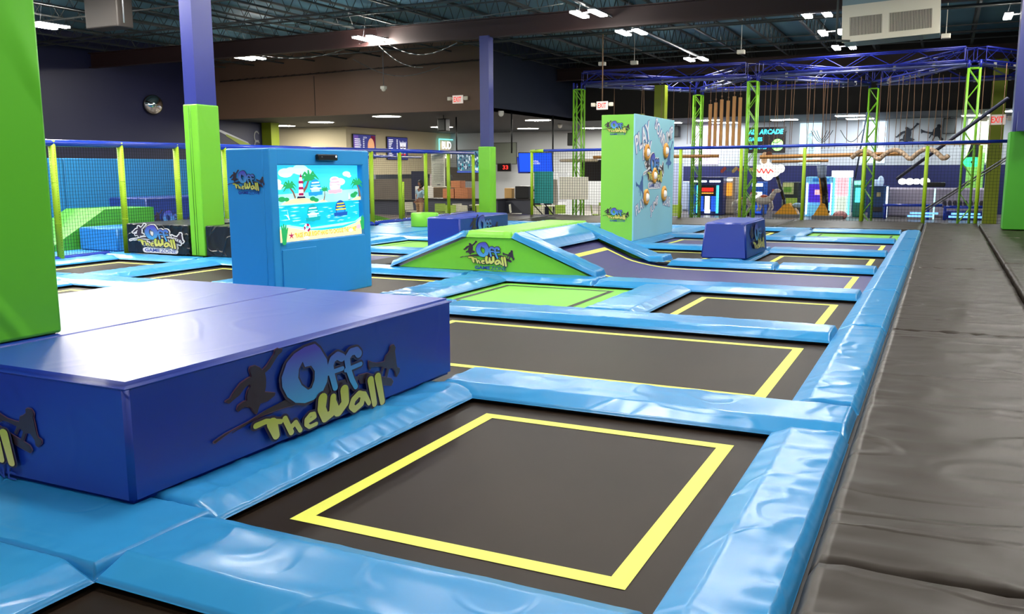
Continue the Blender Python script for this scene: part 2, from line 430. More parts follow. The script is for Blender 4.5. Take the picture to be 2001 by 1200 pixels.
mk('r7d', 4, 3, 7, 'farthest black trampoline, left of the tall target tower')
def slope(x):                                   # right-hand purple mat, swept up to the ramp crest
    if x > -3.7: return 0.0
    if x > -4.6: return .115*(x+3.7)**2/.81
    return .115+(-4.6-x)*.42
B['p4'] = 'purple trampoline curving up onto the right side of the ramp'
bed(-5.28, -.80, YP[4]+HW, YP[5]-HW, B['p4'], m=BEDP, prof=slope, ylim=(12.08, 13.97), lx=(-5.05, -1.03))
B['p4l'] = 'purple trampoline curving up onto the left side of the ramp'
bed(-10.9, -6.8, YP[4]+HW, YP[5]-HW, B['p4l'], m=BEDP, prof=lambda x: slope(-12.08-x), ylim=(12.08, 13.97), lx=(-10.6, -7.0))

# row pads (run across the court) and column pads (run away from the camera)
rows = [(1, 'in front of the nearest trampoline', 'behind the cut-off trampoline at the bottom'),
        (2, 'between the nearest trampoline and the long black one', ''),
        (3, 'between the long black trampoline and the third black one', ''),
        (4, 'between the third black trampoline and the purple one', ''),
        (5, 'behind the purple mat right of the ramp', ''),
        (6, 'behind the small navy block, before the long purple trampoline', ''),
        (7, 'between the long purple trampoline and the far green one', ''),
        (8, 'along the back row, behind the far green trampoline', '')]
L = .14
for r, w, _ in rows:
    y = YP[r]; fr_l = (.16, .10)
    # right-hand piece C1
    xl = -2.9
    if r == 1:
        pad(-5.1, -2.856, 2.17, y+HW, 'light blue pad under the front corner of the big navy block', lips=(.05, .01, .012, .05), wr=.007)
        pad(-2.854, -.84, 2.17, y+HW, 'light blue pad '+w, lips=(.01, .03, .15, .14), wr=.008)
    elif r == 2: pad(-3.18, -.40, y-HW, y+HW+.02, 'light blue pad '+w, lips=(.03, .03, .17, .08), wr=.008)
    elif r == 3: pad(-5.0, -.82, y-HW, y+HW, 'light blue pad '+w, lips=(.03, .03, .15, .08), wr=.008)
    elif r == 5:
        pad(-4.02, -2.3, y-HW, y+HW, 'light blue pad at the foot of the small navy block', lips=(.04, .04, L, .08))
        pad(-2.28, -.82, y-HW, y+HW, 'light blue pad '+w, lips=(.04, .03, L, .08))
    else: pad(xl if r != 4 else -4.2, -.82, y-HW, y+HW, 'light blue pad '+w, lips=(.04, .03, L, .09))
# walkway-edge pads
edge = [(-.5, 2.16, 'beside the cut-off trampoline'), (2.18, 5.24, 'along the right side of the nearest trampoline'), (5.9, 8.98, 'along the right end of the long black trampoline'),
        (9.0, 11.8, 'along the right side of the third black trampoline'), (11.82, 14.76, 'at the right end of the purple ramp trampoline'),
        (14.78, 17.66, 'along the right side of the trampoline beside the small navy block'), (17.68, 20.76, 'at the right end of the long purple trampoline'),
        (20.78, 23.7, 'along the right side of the far green trampoline')]
for i, (a, b, w) in enumerate(edge):
    if i in (0, 1): a2, b2 = a, b
    pad(-.835, -.392, a, b, 'light blue walkway-edge pad '+w, lips=(.13, .05, .03, .03), wr=.0075, fold=1.2)
# column pads C1|C2
pad(-8.33, -6.27, 5.92, 8.3, 'light blue flat pad under the front of the blue screen kiosk', lips=(.04,)*4)
for r, w, sp in [(0, 'beside the cut-off trampoline, nearest the camera', 0), (1, 'between the nearest trampoline and the big navy block', 0),
              (3, 'between the green trampoline and the third black one', 0), (5, 'under the small navy block', 0), (7, 'between the far green trampoline and the black one beside it', 0)]:
    x = XP[1]; a, b = YP[r]+HW-.03, YP[r+1]-HW+.03
    if r == 0: pad(x-.36, x+.35, a, 2.168, 'light blue column pad '+w, lips=(.012, .15, .03, .012))
    elif r == 1: pad(x-.30, x+.35, 2.80, b+.06, 'light blue column pad '+w, lips=(.05, .15, .02, .03), wr=.012, fold=1.6)
    else: pad(x-.36, x+.36, a, b, 'light blue column pad '+w, lips=(.12, .14, .03, .03), wr=.008)
# pads further left
pad(-5.1, -3.562, -.5, 2.168, 'light blue pad cut off by the bottom left corner of the view', lips=(.05, .012, .05, .012))
for r in (2, 3, 4, 5, 6, 7, 8):
    y = YP[r]
    nm = {2: 'behind the big navy blocks', 3: 'behind the first row left of the big navy block', 4: 'in front of the ramp and its green logo side',
          5: 'behind the ramp', 6: 'two rows behind the ramp', 7: 'in front of the tall target tower\'s far side', 8: 'along the far left of the back row'}[r]
    if r == 4:
        pad(-6.24, -4.22, y-HW, y+HW, 'light blue pad between the green trampoline and the ramp logo', lips=(.03, .03, .15, .03), wr=.01, fold=1.5)
        pad(-9.06, -6.26, y-HW, y+HW, 'light blue pad at the left foot of the ramp', lips=(.03, .03, .15, .03))
        pad(-11.6, -9.08, y-HW, y+HW, 'light blue pad behind the trampoline left of the kiosk', lips=(.03, .03, .15, .03))
        pad(-13.9, -11.62, y-HW, y+.05, 'light blue pad along the foot of the black logo box', lips=(.03, .03, .15, .03))
    elif r == 2:
        pad(-8.3, -6.2, y-HW, y+HW, 'light blue pad '+nm, lips=(.03, .03, .1, .1))
        pad(-11.6, -8.32, y-HW, y+HW, 'light blue pad left of the big navy blocks', lips=(.03, .03, .1, .1))
    elif r == 3:
        pad(-8.3, -5.02, y-HW, y+HW, 'light blue pad under the back of the blue screen kiosk', lips=(.03, .03, .15, .1))
        pad(-11.6, -8.32, y-HW, y+HW, 'light blue pad between two black trampolines at the left', lips=(.03, .03, .15, .1), wr=.01)
        pad(-13.9, -11.62, y-HW, y+HW, 'light blue pad in front of the far left trampoline', lips=(.03, .03, .15, .1))
    else:
        a = -4.04 if r == 5 else -2.92
        pad(-8.33, (-4.3 if r == 5 else a) , y-HW, y+HW, 'light blue pad '+nm, lips=(.03, .03, .15, .1))
        pad(-14.0, -8.35, y-HW, y+HW, 'light blue pad row '+{5: 'left of the ramp', 6: 'beyond the green trampoline at the left', 7: 'left of the tower, beyond the round green pad', 8: 'by the far left net'}[r], lips=(.03, .03, .15, .1))
for c, r, w in [(2, 3, 'left of the green trampoline'), (2, 5, 'behind the ramp crest'), (2, 6, 'under the tall target tower'), (2, 7, 'behind the tall target tower'),
                (3, 3, 'behind the blue screen kiosk'), (3, 5, 'under the long navy block'), (3, 6, 'behind the long navy block'), (3, 7, 'in the back row left of the tower'),
                (4, 2, 'left of the hidden trampoline row'), (4, 3, 'between the two trampolines left of the kiosk'), (4, 5, 'left of the green trampoline beyond the kiosk'),
                (4, 6, 'by the round green pad'), (4, 7, 'at the far left of the back row'), (5, 3, 'along the far left net')]:
    x = XP[c]; a, b = YP[r]+HW-.02, YP[r+1]-HW+.02
    if (c, r) == (2, 3): pad(x-.36, x+.38, a-.06, b+.05, 'light blue column pad '+w, lips=(.12, .15, .03, .03), wr=.012, fold=1.5)
    else: pad(x-.36, x+.36, a, b, 'light blue column pad '+w, lips=(.12, .14, .03, .03), wr=.009)
for i, (a, b) in enumerate([(12.1, 14.1), (14.8, 17.0), (17.7, 20.1), (20.8, 23.0)]):
    if i: pad(-14.35, -11.65, a, b+.02, 'light blue flat pad by the left net, '+['', 'before the round green pad', 'beside the round green pad', 'beyond the round green pad'][i], lips=(.05,)*4)

# walkway and back deck
def mat_pad(x0, x1, y0, y1, label, **k): return pad(x0, x1, y0, y1, label, m=PADB, name='walkway_mat', cat='mat', group='black walkway mats', **k)
ys = [-2.6, 3.4, 8.9, 14.7, 20.6, 26.9]
wn = ['nearest the camera', 'beside the long black trampoline', 'beside the purple ramp trampoline', 'beside the small navy block', 'at the far end']
for i in range(5):
    mat_pad(-.385, .92, ys[i], ys[i+1]-.012, 'black walkway mat '+wn[i]+', left lane', lips=(.05, .03, .02, .02), zb=.0, wr=.011, fold=1.6, step=.06)
    mat_pad(.935, 2.9, ys[i]+1.2, ys[i+1]-.012+(1.2 if i < 4 else 0), 'black walkway mat '+wn[i]+', right lane', lips=(.03, .03, .02, .02), zb=.0, wr=.011, fold=1.4, step=.08)
for i, (a, b) in enumerate([(-14.9, -11.4), (-11.38, -7.6), (-7.58, -3.9), (-3.88, -.40)]):
    mat_pad(a, b, 23.75, 27.4, 'black back-deck mat '+['by the far left corner', 'in front of the snack tables', 'behind the tall target tower', 'behind the far green trampoline'][i], lips=(.03,)*4, zb=.0, wr=.012, step=.12)

# ------------------------------------------------------------------ big navy blocks and the near pillar
def block(name, label, x0, x1, y0, y1, z0, z1, m, group=None, taper=0.0, seam=True):
    t = thing(name, label, 'block', ((x0+x1)/2, (y0+y1)/2, z0), group)
    # soft box with slightly sagging faces
    bm = bmesh.new(); bmesh.ops.create_cube(bm, size=1)
    for v in bm.verts:
        k = 1-taper*(v.co.z+.5)
        v.co = Vector((v.co.x*(x1-x0)*k, v.co.y*(y1-y0)*(1-taper*.5*(v.co.z+.5)), v.co.z*(z1-z0)))
    bmesh.ops.bevel(bm, geom=bm.edges[:], offset=.025, segments=3, affect='EDGES')
    c = Vector(((x0+x1)/2, (y0+y1)/2, (z0+z1)/2)); mb = MB(); bm.verts.index_update()
    big_ = .02*sum(f.calc_area() for f in bm.faces)
    for f in bm.faces: mb.f.append(tuple(v.index for v in f.verts)); mb.mi.append(0); mb.sm.append(f.calc_area() < big_)
    mb.v += [tuple(v.co+c) for v in bm.verts]; bm.free()
    mb.build('padded_body', m, t)
    if seam:
        s = MB(); k = 1-taper
        a0, a1 = c.x+(x0-c.x)*k, c.x+(x1-c.x)*k; b0, b1 = c.y+(y0-c.y)*(1-taper*.5), c.y+(y1-c.y)*(1-taper*.5)
        zz = z1-.028
        s.path([(a0, b0-.001, zz), (a1+.001, b0-.001, zz), (a1+.001, b1, zz), (a0, b1, zz), (a0, b0, zz)], .0045, 6)
        s.build('top_seam', m, t)
    return t
big = block('foam_block', 'large navy foam block with the graffiti logo, nearest the camera', -4.49, -3.2, 2.66, 5.56, .1, .672, PADN, 'navy foam blocks')
logo(big, (-3.2, 4.12, .325), (0, 1, 0), 1.60, vs=.74)
logo(big, (-4.41, 2.66, .37), (1, 0, 0), 1.40, vs=.70)
block('foam_block', 'plain navy foam block behind the near one, beside the green pillar', -6.1, -4.5, 2.70, 5.58, .1, .668, PADN, 'navy foam blocks')
bR = block('foam_block', 'small tapered navy foam block standing alone on the right of the court', -3.66, -2.88, 14.93, 16.85, .09, .70, PADN, 'navy foam blocks', taper=.13)
logo(bR, (-2.893, 15.98, .38), (0, 1, 0), 1.35, up=(-.09, 0, 1), zone=False, vs=.8)
bL = block('foam_block', 'long navy foam block behind the ramp', -9.08, -8.34, 14.87, 17.0, .09, .69, PADN, 'navy foam blocks')
logo(bL, (-8.34, 15.95, .38), (0, 1, 0), 1.25)

def padded_pillar(label, x0, x1, y0, y1, z0, z1, ztop, shrink=.06, mcol=COLP, seams=True, m=PADG):
    t = thing('padded_column', label, 'column', ((x0+x1)/2, (y0+y1)/2, z0), 'padded steel columns')
    b = MB(); b.rbox(x0, x1, y0, y1, z0, z1, .02); b.build('foam_sleeve', m, t)
    if ztop: bx(x0+shrink, x1-shrink, y0+shrink, y1-shrink, z1-.02, ztop).build('steel_post', mcol, t)
    if seams:
        s = MB(); xm = x0+(x1-x0)*.38
        s.tube((xm, y0-.002, z0+.02), (xm, y0-.002, z1-.02), .006, 6); s.tube((xm+.05, y0-.002, z0+.02), (xm+.05, y0-.002, z1-.02), .004, 6)
        s.build('velcro_seam', mat('seam_green', srgb(70, 140, 30), .6), t)
    return t
padded_pillar('huge green padded pillar at the left edge, nearest the camera', -5.35, -4.57, 2.74, 3.4, .672, 3.4, 7, seams=False, m=mat('green_near', srgb(98, 196, 38), .42, bump=(1.0, .03, .25, (1, 1, .6))))
t = padded_pillar('green padded column with a blue steel post beside the black logo box', -12.04, -11.71, 11.64, 12.16, .10, 2.75, 7, shrink=.025)
tag(padded_pillar('green padded column with a dark blue post beyond the long navy block', -13.42, -13.0, 25.2, 25.62, .10, 2.33, 5.75, shrink=.05, mcol=COLD, seams=False))
padded_pillar('green padded column at the right edge of the view', 1.36, 2.1, 24.4, 25.1, .12, 2.45, 5.75, shrink=.05, mcol=COLD, seams=False, m=mat('green_far', srgb(70, 165, 40), .45))

# black logo boxes
t = thing('black_box', 'black padded box with the white-outlined graffiti logo at the left', 'box', (-12.9, 12.3, .03), 'black padded boxes')
rbx(-13.62, -12.07, 11.62, 13.6, .10, .645).build('padded_body', PADK, t)
logo(t, (-12.76, 11.62, .39), (1, 0, 0), 1.28, halo=True, vs=.74)
t = thing('black_box', 'plain black padded box between the green column and the kiosk', 'box', (-10.5, 12.3, .03), 'black padded boxes')
rbx(-11.68, -9.9, 11.64, 13.6, .10, .645).build('padded_body', PADK, t)
# round green pad
mb = MB(); mb.lathe([(0, 0), (.36, 0), (.37, .02), (.37, .34), (.35, .365), (0, .37)], (-12.55, 20.45, .10), 32)
tag(mb.build('round_pad', PADG, None, loc=(-12.55, 20.45, .1)), 'round green foam drum left of the long navy block', 'pad')

# ------------------------------------------------------------------ ramp
rp = thing('ramp', 'green and blue foam ramp with the graffiti logo in mid court', 'ramp', (-6.0, 13, .1))
mb = MB(); mb.prism([(-7.62, .105), (-4.44, .105), (-5.66, .60), (-6.40, .60)], 11.62, 11.82); mb.build('side_panel', PADG, rp)
mb = MB(); mb.prism([(-7.62, .105), (-4.44, .105), (-5.66, .60), (-6.40, .60)], 14.3, 14.5); mb.build('side_panel', PADG, rp)
logo(rp, (-5.99, 11.62, .335), (1, 0, 0), .86, vs=.92)
pad_mesh(-6.42, -5.62, 11.60, 14.72, zb=.605, zt=.70, lips=(.05, .05, .05, .05), wr=.006).build('top_pad', PADG, rp)
bs = lambda x, y: max(0, min(.52, (-4.30-x)*.392)) if x > -6 else max(0, min(.52, (x+7.78)*.392))
for nm, a, b, y0, y1, zt in (('right', -5.64, -4.30, 11.58, 12.0, .10), ('right', -5.64, -4.05, 14.06, 14.62, .10), ('left', -7.78, -6.40, 11.58, 12.0, .10), ('left', -7.9, -6.40, 14.06, 14.62, .10)):
    pad_mesh(a, b, y0, y1, zb=.09, zt=.17, lips=(.04, .03, .04, .04), base=bs, wr=.009, fold=1.5, seed=a+y0).build('slope_pad', PAD, rp)
pad_mesh(-5.64, -5.2, 12.0, 14.06, zb=.08, zt=.16, lips=(.02, .12, .02, .02), base=bs, wr=.006).build('crest_pad', PAD, rp)
pad_mesh(-6.84, -6.40, 12.0, 14.06, zb=.08, zt=.16, lips=(.12, .02, .02, .02), base=bs, wr=.006, seed=3).build('crest_pad', PAD, rp)

# ------------------------------------------------------------------ screen kiosk
kx0, kx1, ky0, ky1, kz1 = -7.26, -6.63, 7.6, 9.47, 1.847
ks = thing('screen_kiosk', 'blue padded kiosk with a bright beach game screen', 'kiosk', ((kx0+kx1)/2, 8.5, .1))
b = MB()
# body with a window recess on the +x face
sy0, sy1, sz0, sz1 = 7.73, 9.33, .797, 1.662
b.rbox(kx0, kx1-.09, ky0, ky1, .1, kz1, .02)
b.rbox(kx1-.10, kx1, ky0, sy0, .1, kz1, .015); b.rbox(kx1-.10, kx1, sy1, ky1, .1, kz1, .02)
b.rbox(kx1-.10, kx1, sy0-.02, sy1+.02, sz1, kz1, .015); b.rbox(kx1-.10, kx1, sy0-.02, sy1+.02, .1, sz0, .015)
b.build('padded_shell', PADM, ks)
logo(ks, (-6.935, ky0, 1.476), (1, 0, 0), .50)
b = MB(); b.rbox(kx1, kx1+.012, 7.74, 8.34, .12, .716, .006); dr = b.build('access_door', PADM, ks)
b = MB(); b.rbox(kx1, kx1+.05, 8.39, 8.76, 1.719, 1.79, .012); sn = b.build('motion_sensor', BLACK, ks)
mb = MB(); mb.M = frame_at((kx1+.05, 8.45, 1.76), (0, 1, 0)); mb.stroke([(0, 0), (.001, 0)], .02, .003); mb.cur = 1; mb.stroke([(.27, .005), (.271, .005)], .026, .003)
mb.build('lens', [GREY, mat('lens_light', (.9, .95, 1, 1), .3, emit=1.5)], sn)
# the picture on the screen: flat coloured shapes, each a hair in front of the last
def em(name, r, g, b_, s=1.0): return mat('screen_'+name, srgb(r, g, b_), .3, emit=s, spec=.2)
EM = [em('sky', 60, 205, 235), em('cloud', 215, 240, 250), em('sea', 28, 178, 205), em('foam', 165, 232, 242), em('sand', 235, 208, 165), em('leaf', 40, 150, 85),
      em('trunk', 120, 88, 70), em('maroon', 150, 30, 80), em('white', 240, 240, 245), em('yellow', 248, 205, 40), em('badge_blue', 40, 140, 215), em('badge_teal', 25, 155, 160),
      em('badge_pink', 235, 170, 185), em('badge_navy', 30, 80, 160), em('dark', 30, 30, 60), em('pale_sky', 160, 232, 240)]
W_, H_ = sy1-sy0, sz1-sz0
mb = MB(); mb.M = frame_at((kx1-.085, (sy0+sy1)/2, (sz0+sz1)/2), (0, 1, 0))
def P2(u, v): return ((u-.5)*W_, (v-.5)*H_)
D = [0.0]
def shape(c, pts): D[0] += .0006; mb.cur = c; mb.flat([[P2(u, v) for u, v in pts]], D[0])
def blob(c, u, v, ru, rv, n=14): shape(c, [(u+ru*math.cos(2*PI*k/n), v+rv*math.sin(2*PI*k/n)) for k in range(n)])
def line(c, pts, w, w1=None): D[0] += .0006; mb.cur = c; mb.stroke([P2(u, v) for u, v in pts], w, D[0], w1, 6)
shape(0, [(0, 0), (1, 0), (1, 1), (0, 1)]); shape(15, [(0, .45), (1, .5), (1, .66), (0, .62)])
for u, v, a in ((.14, .9, .08), (.2, .93, .06), (.3, .94, .09), (.36, .91, .07), (.03, .78, .06), (.07, .72, .05), (.7, .8, .06), (.76, .77, .07), (.85, .88, .05), (.88, .85, .03)): blob(1, u, v, a, a*.75)
shape(2, [(0, .0), (1, .0), (1, .5), (0, .47)])
random.seed(11)
for i in range(46):
    u, v = random.uniform(.02, .97), random.uniform(.2, .46); a = random.uniform(.015, .055); shape(3, [(u-a, v), (u, v+.006), (u+a, v+.002), (u, v-.006)])
shape(3, [(0, .20), (.12, .22), (.3, .17), (.5, .14), (.75, .15), (.92, .2), (1, .26), (1, .2), (0, .14)])
shape(4, [(0, 0), (1, 0), (1, .22), (.92, .17), (.75, .115), (.5, .11), (.3, .135), (.12, .19), (0, .16)])
shape(4, [(.05, .49), (.12, .54), (.22, .565), (.34, .56), (.43, .53), (.47, .495)]); shape(4, [(.46, .50), (.52, .535), (.58, .50)]); shape(4, [(.88, .5), (.93, .54), (1, .56), (1, .5)])
for u, v, a in ((.06, .56, .04), (.11, .555, .03), (.4, .55, .035), (.44, .53, .03), (.9, .57, .04), (.93, .6, .03)): blob(5, u, v, a, a*.9)
def palm(u, v, u1, v1, s):
    line(6, [(u, v), ((u+u1)/2+.01*s, (v+v1)/2), (u1, v1)], .03*s, .018*s)
    for a in (-.5, .2, .9, 1.7, 2.4, 3.2, 3.8): line(5, [(u1, v1), (u1+.045*s*math.cos(a), v1+.05*s*math.sin(a)+.02*s), (u1+.075*s*math.cos(a), v1+.06*s*math.sin(a)-.02*s)], .035*s, .008*s)
palm(.2, .58, .14, .72, 1.1); palm(.26, .6, .36, .82, 1.5); palm(.52, .53, .53, .66, .7); palm(.97, .56, .93, .74, 1.1)
shape(14, [(.2, .565), (.3, .565), (.29, .59), (.21, .59)]); shape(8, [(.22, .59), (.28, .59), (.265, .84), (.235, .84)])
for v in (.60, .68, .76): shape(7, [(.222, v), (.278, v), (.275, v+.035), (.225, v+.035)])
shape(7, [(.235, .84), (.265, .84), (.25, .9)])
shape(8, [(.81, .52), (.83, .52), (.82, .62)]); shape(14, [(.805, .51), (.84, .51), (.835, .52), (.81, .52)])
shape(8, [(.07, .36), (.1, .34), (.085, .44), (.1, .3), (.11, .29)])
for u, v, c, c2 in ((.41, .70, 10, 3), (.64, .72, 12, 8), (.36, .36, 11, 3), (.69, .40, 13, 10)):
    blob(c, u, v, .065, .115, 20); blob(c2, u, v-.04, .05, .055, 16); shape(c, [(u-.085, v-.06), (u+.085, v-.05), (u+.08, v-.1), (u-.08, v-.11)])
    for j in range(3): D[0] += .0006; mb.cur = (9 if c == 13 else c2); mb.M2 = None; c_ = P2(u, v+.065-.04*j); line(9 if c == 13 else (8 if j != 1 else c2), [(u-.04-.01*j, v+.065-.04*j), (u+.04+.01*j, v+.07-.04*j)], .014)
for a in range(6): line(7 if a % 2 else 8, [(.28+.03*math.cos(a), .17+.04*math.sin(a)), (.28+.03*math.cos(a+.8), .17+.04*math.sin(a+.8))], .03)
for a in range(5): line(7, [(.1, .085), (.1+.03*math.cos(a*1.257+.3), .085+.045*math.sin(a*1.257+.3))], .022, .006)
for a in (.6, 1.1, 1.6, 2.1): line(5, [(.02, -.0+.01), (.02+.05*math.cos(a), .12*math.sin(a)+.12)], .07, .02); line(5, [(.955, .1), (.955-.03*math.cos(a), .1+.17*math.sin(a))], .06, .02)
blob(12, .9, .12, .03, .035); blob(1, .8, .08, .025, .02); blob(8, .26, .04, .03, .02)
D[0] += .001; mb.cur = 14; c_ = P2(.505, .092); text(mb, '"RAISE YOUR RIGHT HAND TO CHOOSE THE GAME"', c_[0]+.004, c_[1]-.004, 1.18, .055, D[0], .02, rot=.01)
mb.cur = 9; text(mb, '"RAISE YOUR RIGHT HAND TO CHOOSE THE GAME"', c_[0], c_[1], 1.18, .055, D[0]+.001, .012, rot=.01)
mb.build('screen', EM, ks)

# ------------------------------------------------------------------ tall target tower
T = thing('target_tower', 'tall green and pale blue target tower with round lit targets', 'tower', (-6.2, 19.3, .1))
b = MB(); b.rbox(-6.56, -5.83, 17.86, 20.8, .1, 2.73, .01); b.build('tower_body', PADG if 0 else mat('tower_green', srgb(128, 205, 72), .5), T)
b = MB(); b.rbox(-5.85, -5.815, 17.85, 20.83, .1, 2.74, .008); face = b.build('play_panel', mat('panel_cyan', srgb(150, 212, 228), .45, var=.1, varscale=.9), T)
logo(T, (-6.19, 17.86, 2.46), (1, 0, 0), .56); logo(T, (-6.17, 17.86, .65), (1, 0, 0), .56)
MW = mat('panel_word', srgb(246, 246, 252), .5); MWB = mat('panel_word_edge', srgb(96, 130, 190), .5); MFB = mat('panel_figure', srgb(70, 110, 170), .5)
for s_, y, z, w, h, r in (('PLAY', 18.38, 2.28, 1.12, .42, .36), ('FLY', 18.72, 2.0, .68, .38, .12), ('SOAR', 19.62, 2.42, .85, .30, -.55), ('JUMP', 20.3, 2.3, .95, .38, .35),
                         ('PLAY', 18.28, .82, .68, .24, .30), ('JUMP', 19.32, .78, .72, .26, .42), ('SOAR', 20.3, .86, .66, .26, -.1)):
    mb = MB(); mb.M = frame_at((-5.815, 0, 0), (0, 1, 0))
    mb.cur = 1; text(mb, s_, y, z, w, h, .002, .09, r); mb.cur = 0; text(mb, s_, y, z, w*.95, h*.92, .005, .02, r); mb.build('printed_word', [MW, MWB], face)
for FP_, y, z in ((FP_L, 20.38, 1.92), (FP_R, 18.28, 1.22)):
    mb = MB(); mb.M = frame_at((-5.815, y, z), (0, 1, 0)); cx = sum(p[0] for p in FP_)/len(FP_); cz = sum(p[1] for p in FP_)/len(FP_)
    mb.flat([[((p[0]-cx)*.0017, (cz-p[1])*.0017) for p in FP_]], .004); mb.build('printed_figure', MFB, face)
logo(face, (-5.815, 19.32, 1.58), (0, 1, 0), 1.45, halo=True)
OR = mat('target_orange', srgb(240, 170, 70), .4); TL = mat('target_light', (.9, .88, .82, 1), .3, emit=.25)
for y, z in ((18.66, 1.96), (20.1, 2.02), (19.22, 1.46), (18.66, 1.0), (20.02, 1.04)):
    b = MB(); b.M = Matrix.Translation((-5.815, y, z)) @ Matrix.Rotation(PI/2, 4, 'Y'); b.lathe([(.17, 0), (.18, .03), (.13, .05), (.10, .04)], n=20)
    tg = b.build('target', OR, T)
    b = MB(); b.M = Matrix.Translation((-5.815, y, z)) @ Matrix.Rotation(PI/2, 4, 'Y'); b.lathe([(.085, .0), (.08, .05), (.05, .075), (0, .08)], n=16); b.build('target_light', TL, tg)

# ------------------------------------------------------------------ netting, posts and rails
def lerp(a, b, t): return tuple(a[i]+(b[i]-a[i])*t for i in range(len(a)))
def net(label, a, b, z0, z1, cell_, th, m=NET):
    a = Vector((a[0], a[1], 0)); b = Vector((b[0], b[1], 0)); L_ = (b-a).length; d = (b-a)/L_; q = Vector((-d.y, d.x, 0))*th/2
    mb = MB(); n = int(L_/cell_); k = int((z1-z0)/cell_)
    for i in range(n+1):
        p = a+d*(L_*i/n); s_ = d*th/2
        c = [p-s_-q, p+s_-q, p+s_+q, p-s_+q]
        mb.add([(v.x, v.y, z) for z in (z0, z1) for v in c], [(0,1,5,4), (1,2,6,5), (2,3,7,6), (3,0,4,7)], False)
    for j in range(k+1):
        z = z0+(z1-z0)*j/k
        mb.add([(p.x+s*q.x, p.y+s*q.y, z+e*th/2) for p in (a, b) for s, e in ((-1,-1),(1,-1),(1,1),(-1,1))], [(0,1,5,4), (1,2,6,5), (2,3,7,6), (3,0,4,7)], False)
    return tag(mb.build('safety_net', m), label, 'net')
def post(x, y, z0, z1, label, r=.05, spiral=False, m=LIME, group=None, cap=True):
    t = thing('net_post', label, 'post', (x, y, z0), group)
    b = MB(); b.tube((x, y, z0), (x, y, z1), r, 12)
    k = int((z1-z0)/.55)
    for i in range(1, k): 
        zc = z0+(z1-z0)*i/k; b.tube((x, y, zc-.006), (x, y, zc+.006), r*1.04, 12)
    b.build('foam_sleeve', m, t)
    if spiral:
        c = MB(); pts = []
        n = int((z1-z0)/.045)
        for i in range(n*4+1):
            a = PI*2*i/4; pts.append((x+(r+.002)*math.cos(a), y+(r+.002)*math.sin(a), z0+.02+(z1-z0-.04)*i/(n*4)))
        for p, q in zip(pts, pts[1:]): c.tube(p, q, .004, 4, caps=False)
        c.build('cord_lacing', NET, t)
    return t
def rail(label, pts, r=.045, m=RAIL, name='top_rail'):
    b = MB(); b.path(pts, r, 12); return tag(b.build(name, m), label, 'rail')
# right-hand back net
RY = 27.15
def ry(x): return RY+.045*(x+12.5)*0
rp_ = [-12.43, -7.36, -5.5, -3.68, -2.05, -.44, .86]
for i, x in enumerate(rp_):
    post(x, RY, .06, 2.2, ['lime net post at the left end of the back net, by the black stair rail', 'lime post of the back net just right of the tall target tower', 'lime post of the back net, second right of the tall target tower',
         'lime post of the back net behind the small navy block', 'lime post of the back net above the far green trampoline', 'lime post of the back net at the far end of the walkway', 'rightmost lime post of the back net, next to the green padded column'][i])
rail('long blue top rail across the back net', [(-12.3, RY, 2.22), (-5, RY, 2.25), (1.75, RY, 2.3)])
b = MB(); b.tube((-12.47, RY, 2.2), (-12.0, RY, 2.215), .055, 12); tag(b.build('rail_elbow', LIME), 'lime foam elbow at the left end of the back top rail', 'rail')
net('black safety net across the back of the court, right part', (-12.43, RY+.03), (1.9, RY+.03), .1, 2.2, .085, .006)
b = MB(); b.tube((-12.62, 27.6, -.6), (-12.62, 27.6, .95), .022); b.tube((-12.6, 27.6, .95), (-11.9, 28.1, -.1), .022); b.tube((-12.6, 27.6, .45), (-12.1, 28.1, -.3), .022)
tag(b.build('stair_rail', BLACK), 'black sloping stair handrail at the left end of the back net', 'rail')
b = MB(); b.rbox(-12.37, -11.68, RY+.05, RY+.07, .48, 1.54, .008); tag(b.build('notice_board', mat('teal_sheet', srgb(40, 150, 150), .6)), 'teal sheet hung behind the back net', 'sign')
b = MB(); b.rbox(-11.46, -10.43, RY+.05, RY+.07, .62, 1.36, .03); tag(b.build('notice_board', OFFW), 'cream sheet hung behind the back net', 'sign')
# left net
def lx(y): return -13.80-(y-10.4)*.075
ly = [10.35, 11.85, 13.3, 14.75, 17.2, 19.1, 20.95, 22.6, 24.3, 25.95, 28.0]
nmz = ['nearest the huge green pillar', 'at the left edge of the black logo box', 'standing behind the black logo box', 'left of the kiosk', 'hidden behind the kiosk', 'behind the kiosk', 'just right of the kiosk', 'second right of the kiosk',
       'above the round green drum', 'right of the white rules sheet', 'by the dark blue column']
for i, y in enumerate(ly):
    post(lx(y), y, .0 if i < 2 else .05, 2.13, 'laced lime net post, '+nmz[i], r=.058, spiral=True)
rail('long blue top rail of the left net', [(lx(5.5), 5.5, 2.06), (lx(14), 14, 2.11), (lx(22), 22, 2.17), (lx(28), 28, 2.19)], .06)
rail('blue padded bottom rail of the left net', [(lx(5.5)-.02, 5.5, .07), (lx(11.4)-.02, 11.4, .07)], .075, name='bottom_rail')
rail('far blue padded bottom rail of the left net, beyond the kiosk', [(lx(14)-.02, 14, .09), (lx(28), 28, .09)], .07, name='bottom_rail')
net('black safety net along the left side of the court', (lx(5.5)-.07, 5.5), (lx(28)-.07, 28), .1, 2.1, .06, .0045)
b = MB(); b.M = frame_at((-15.12, 25.55, 1.62), (.42, .9, 0)); b.rbox(-.27, .27, -.01, .01, -.56, .52, .005); o = tag(b.build('rules_sheet', OFFW), 'white printed rules sheet tied to the left net', 'sign')
b = MB(); b.M = frame_at((-15.12, 25.55, 1.62), (.42, .9, 0))
random.seed(3)
for j in range(22): w = random.uniform(.14, .21); b.stroke([(-w, .44-j*.04), (w, .44-j*.04)], .008, .012, dn=4)
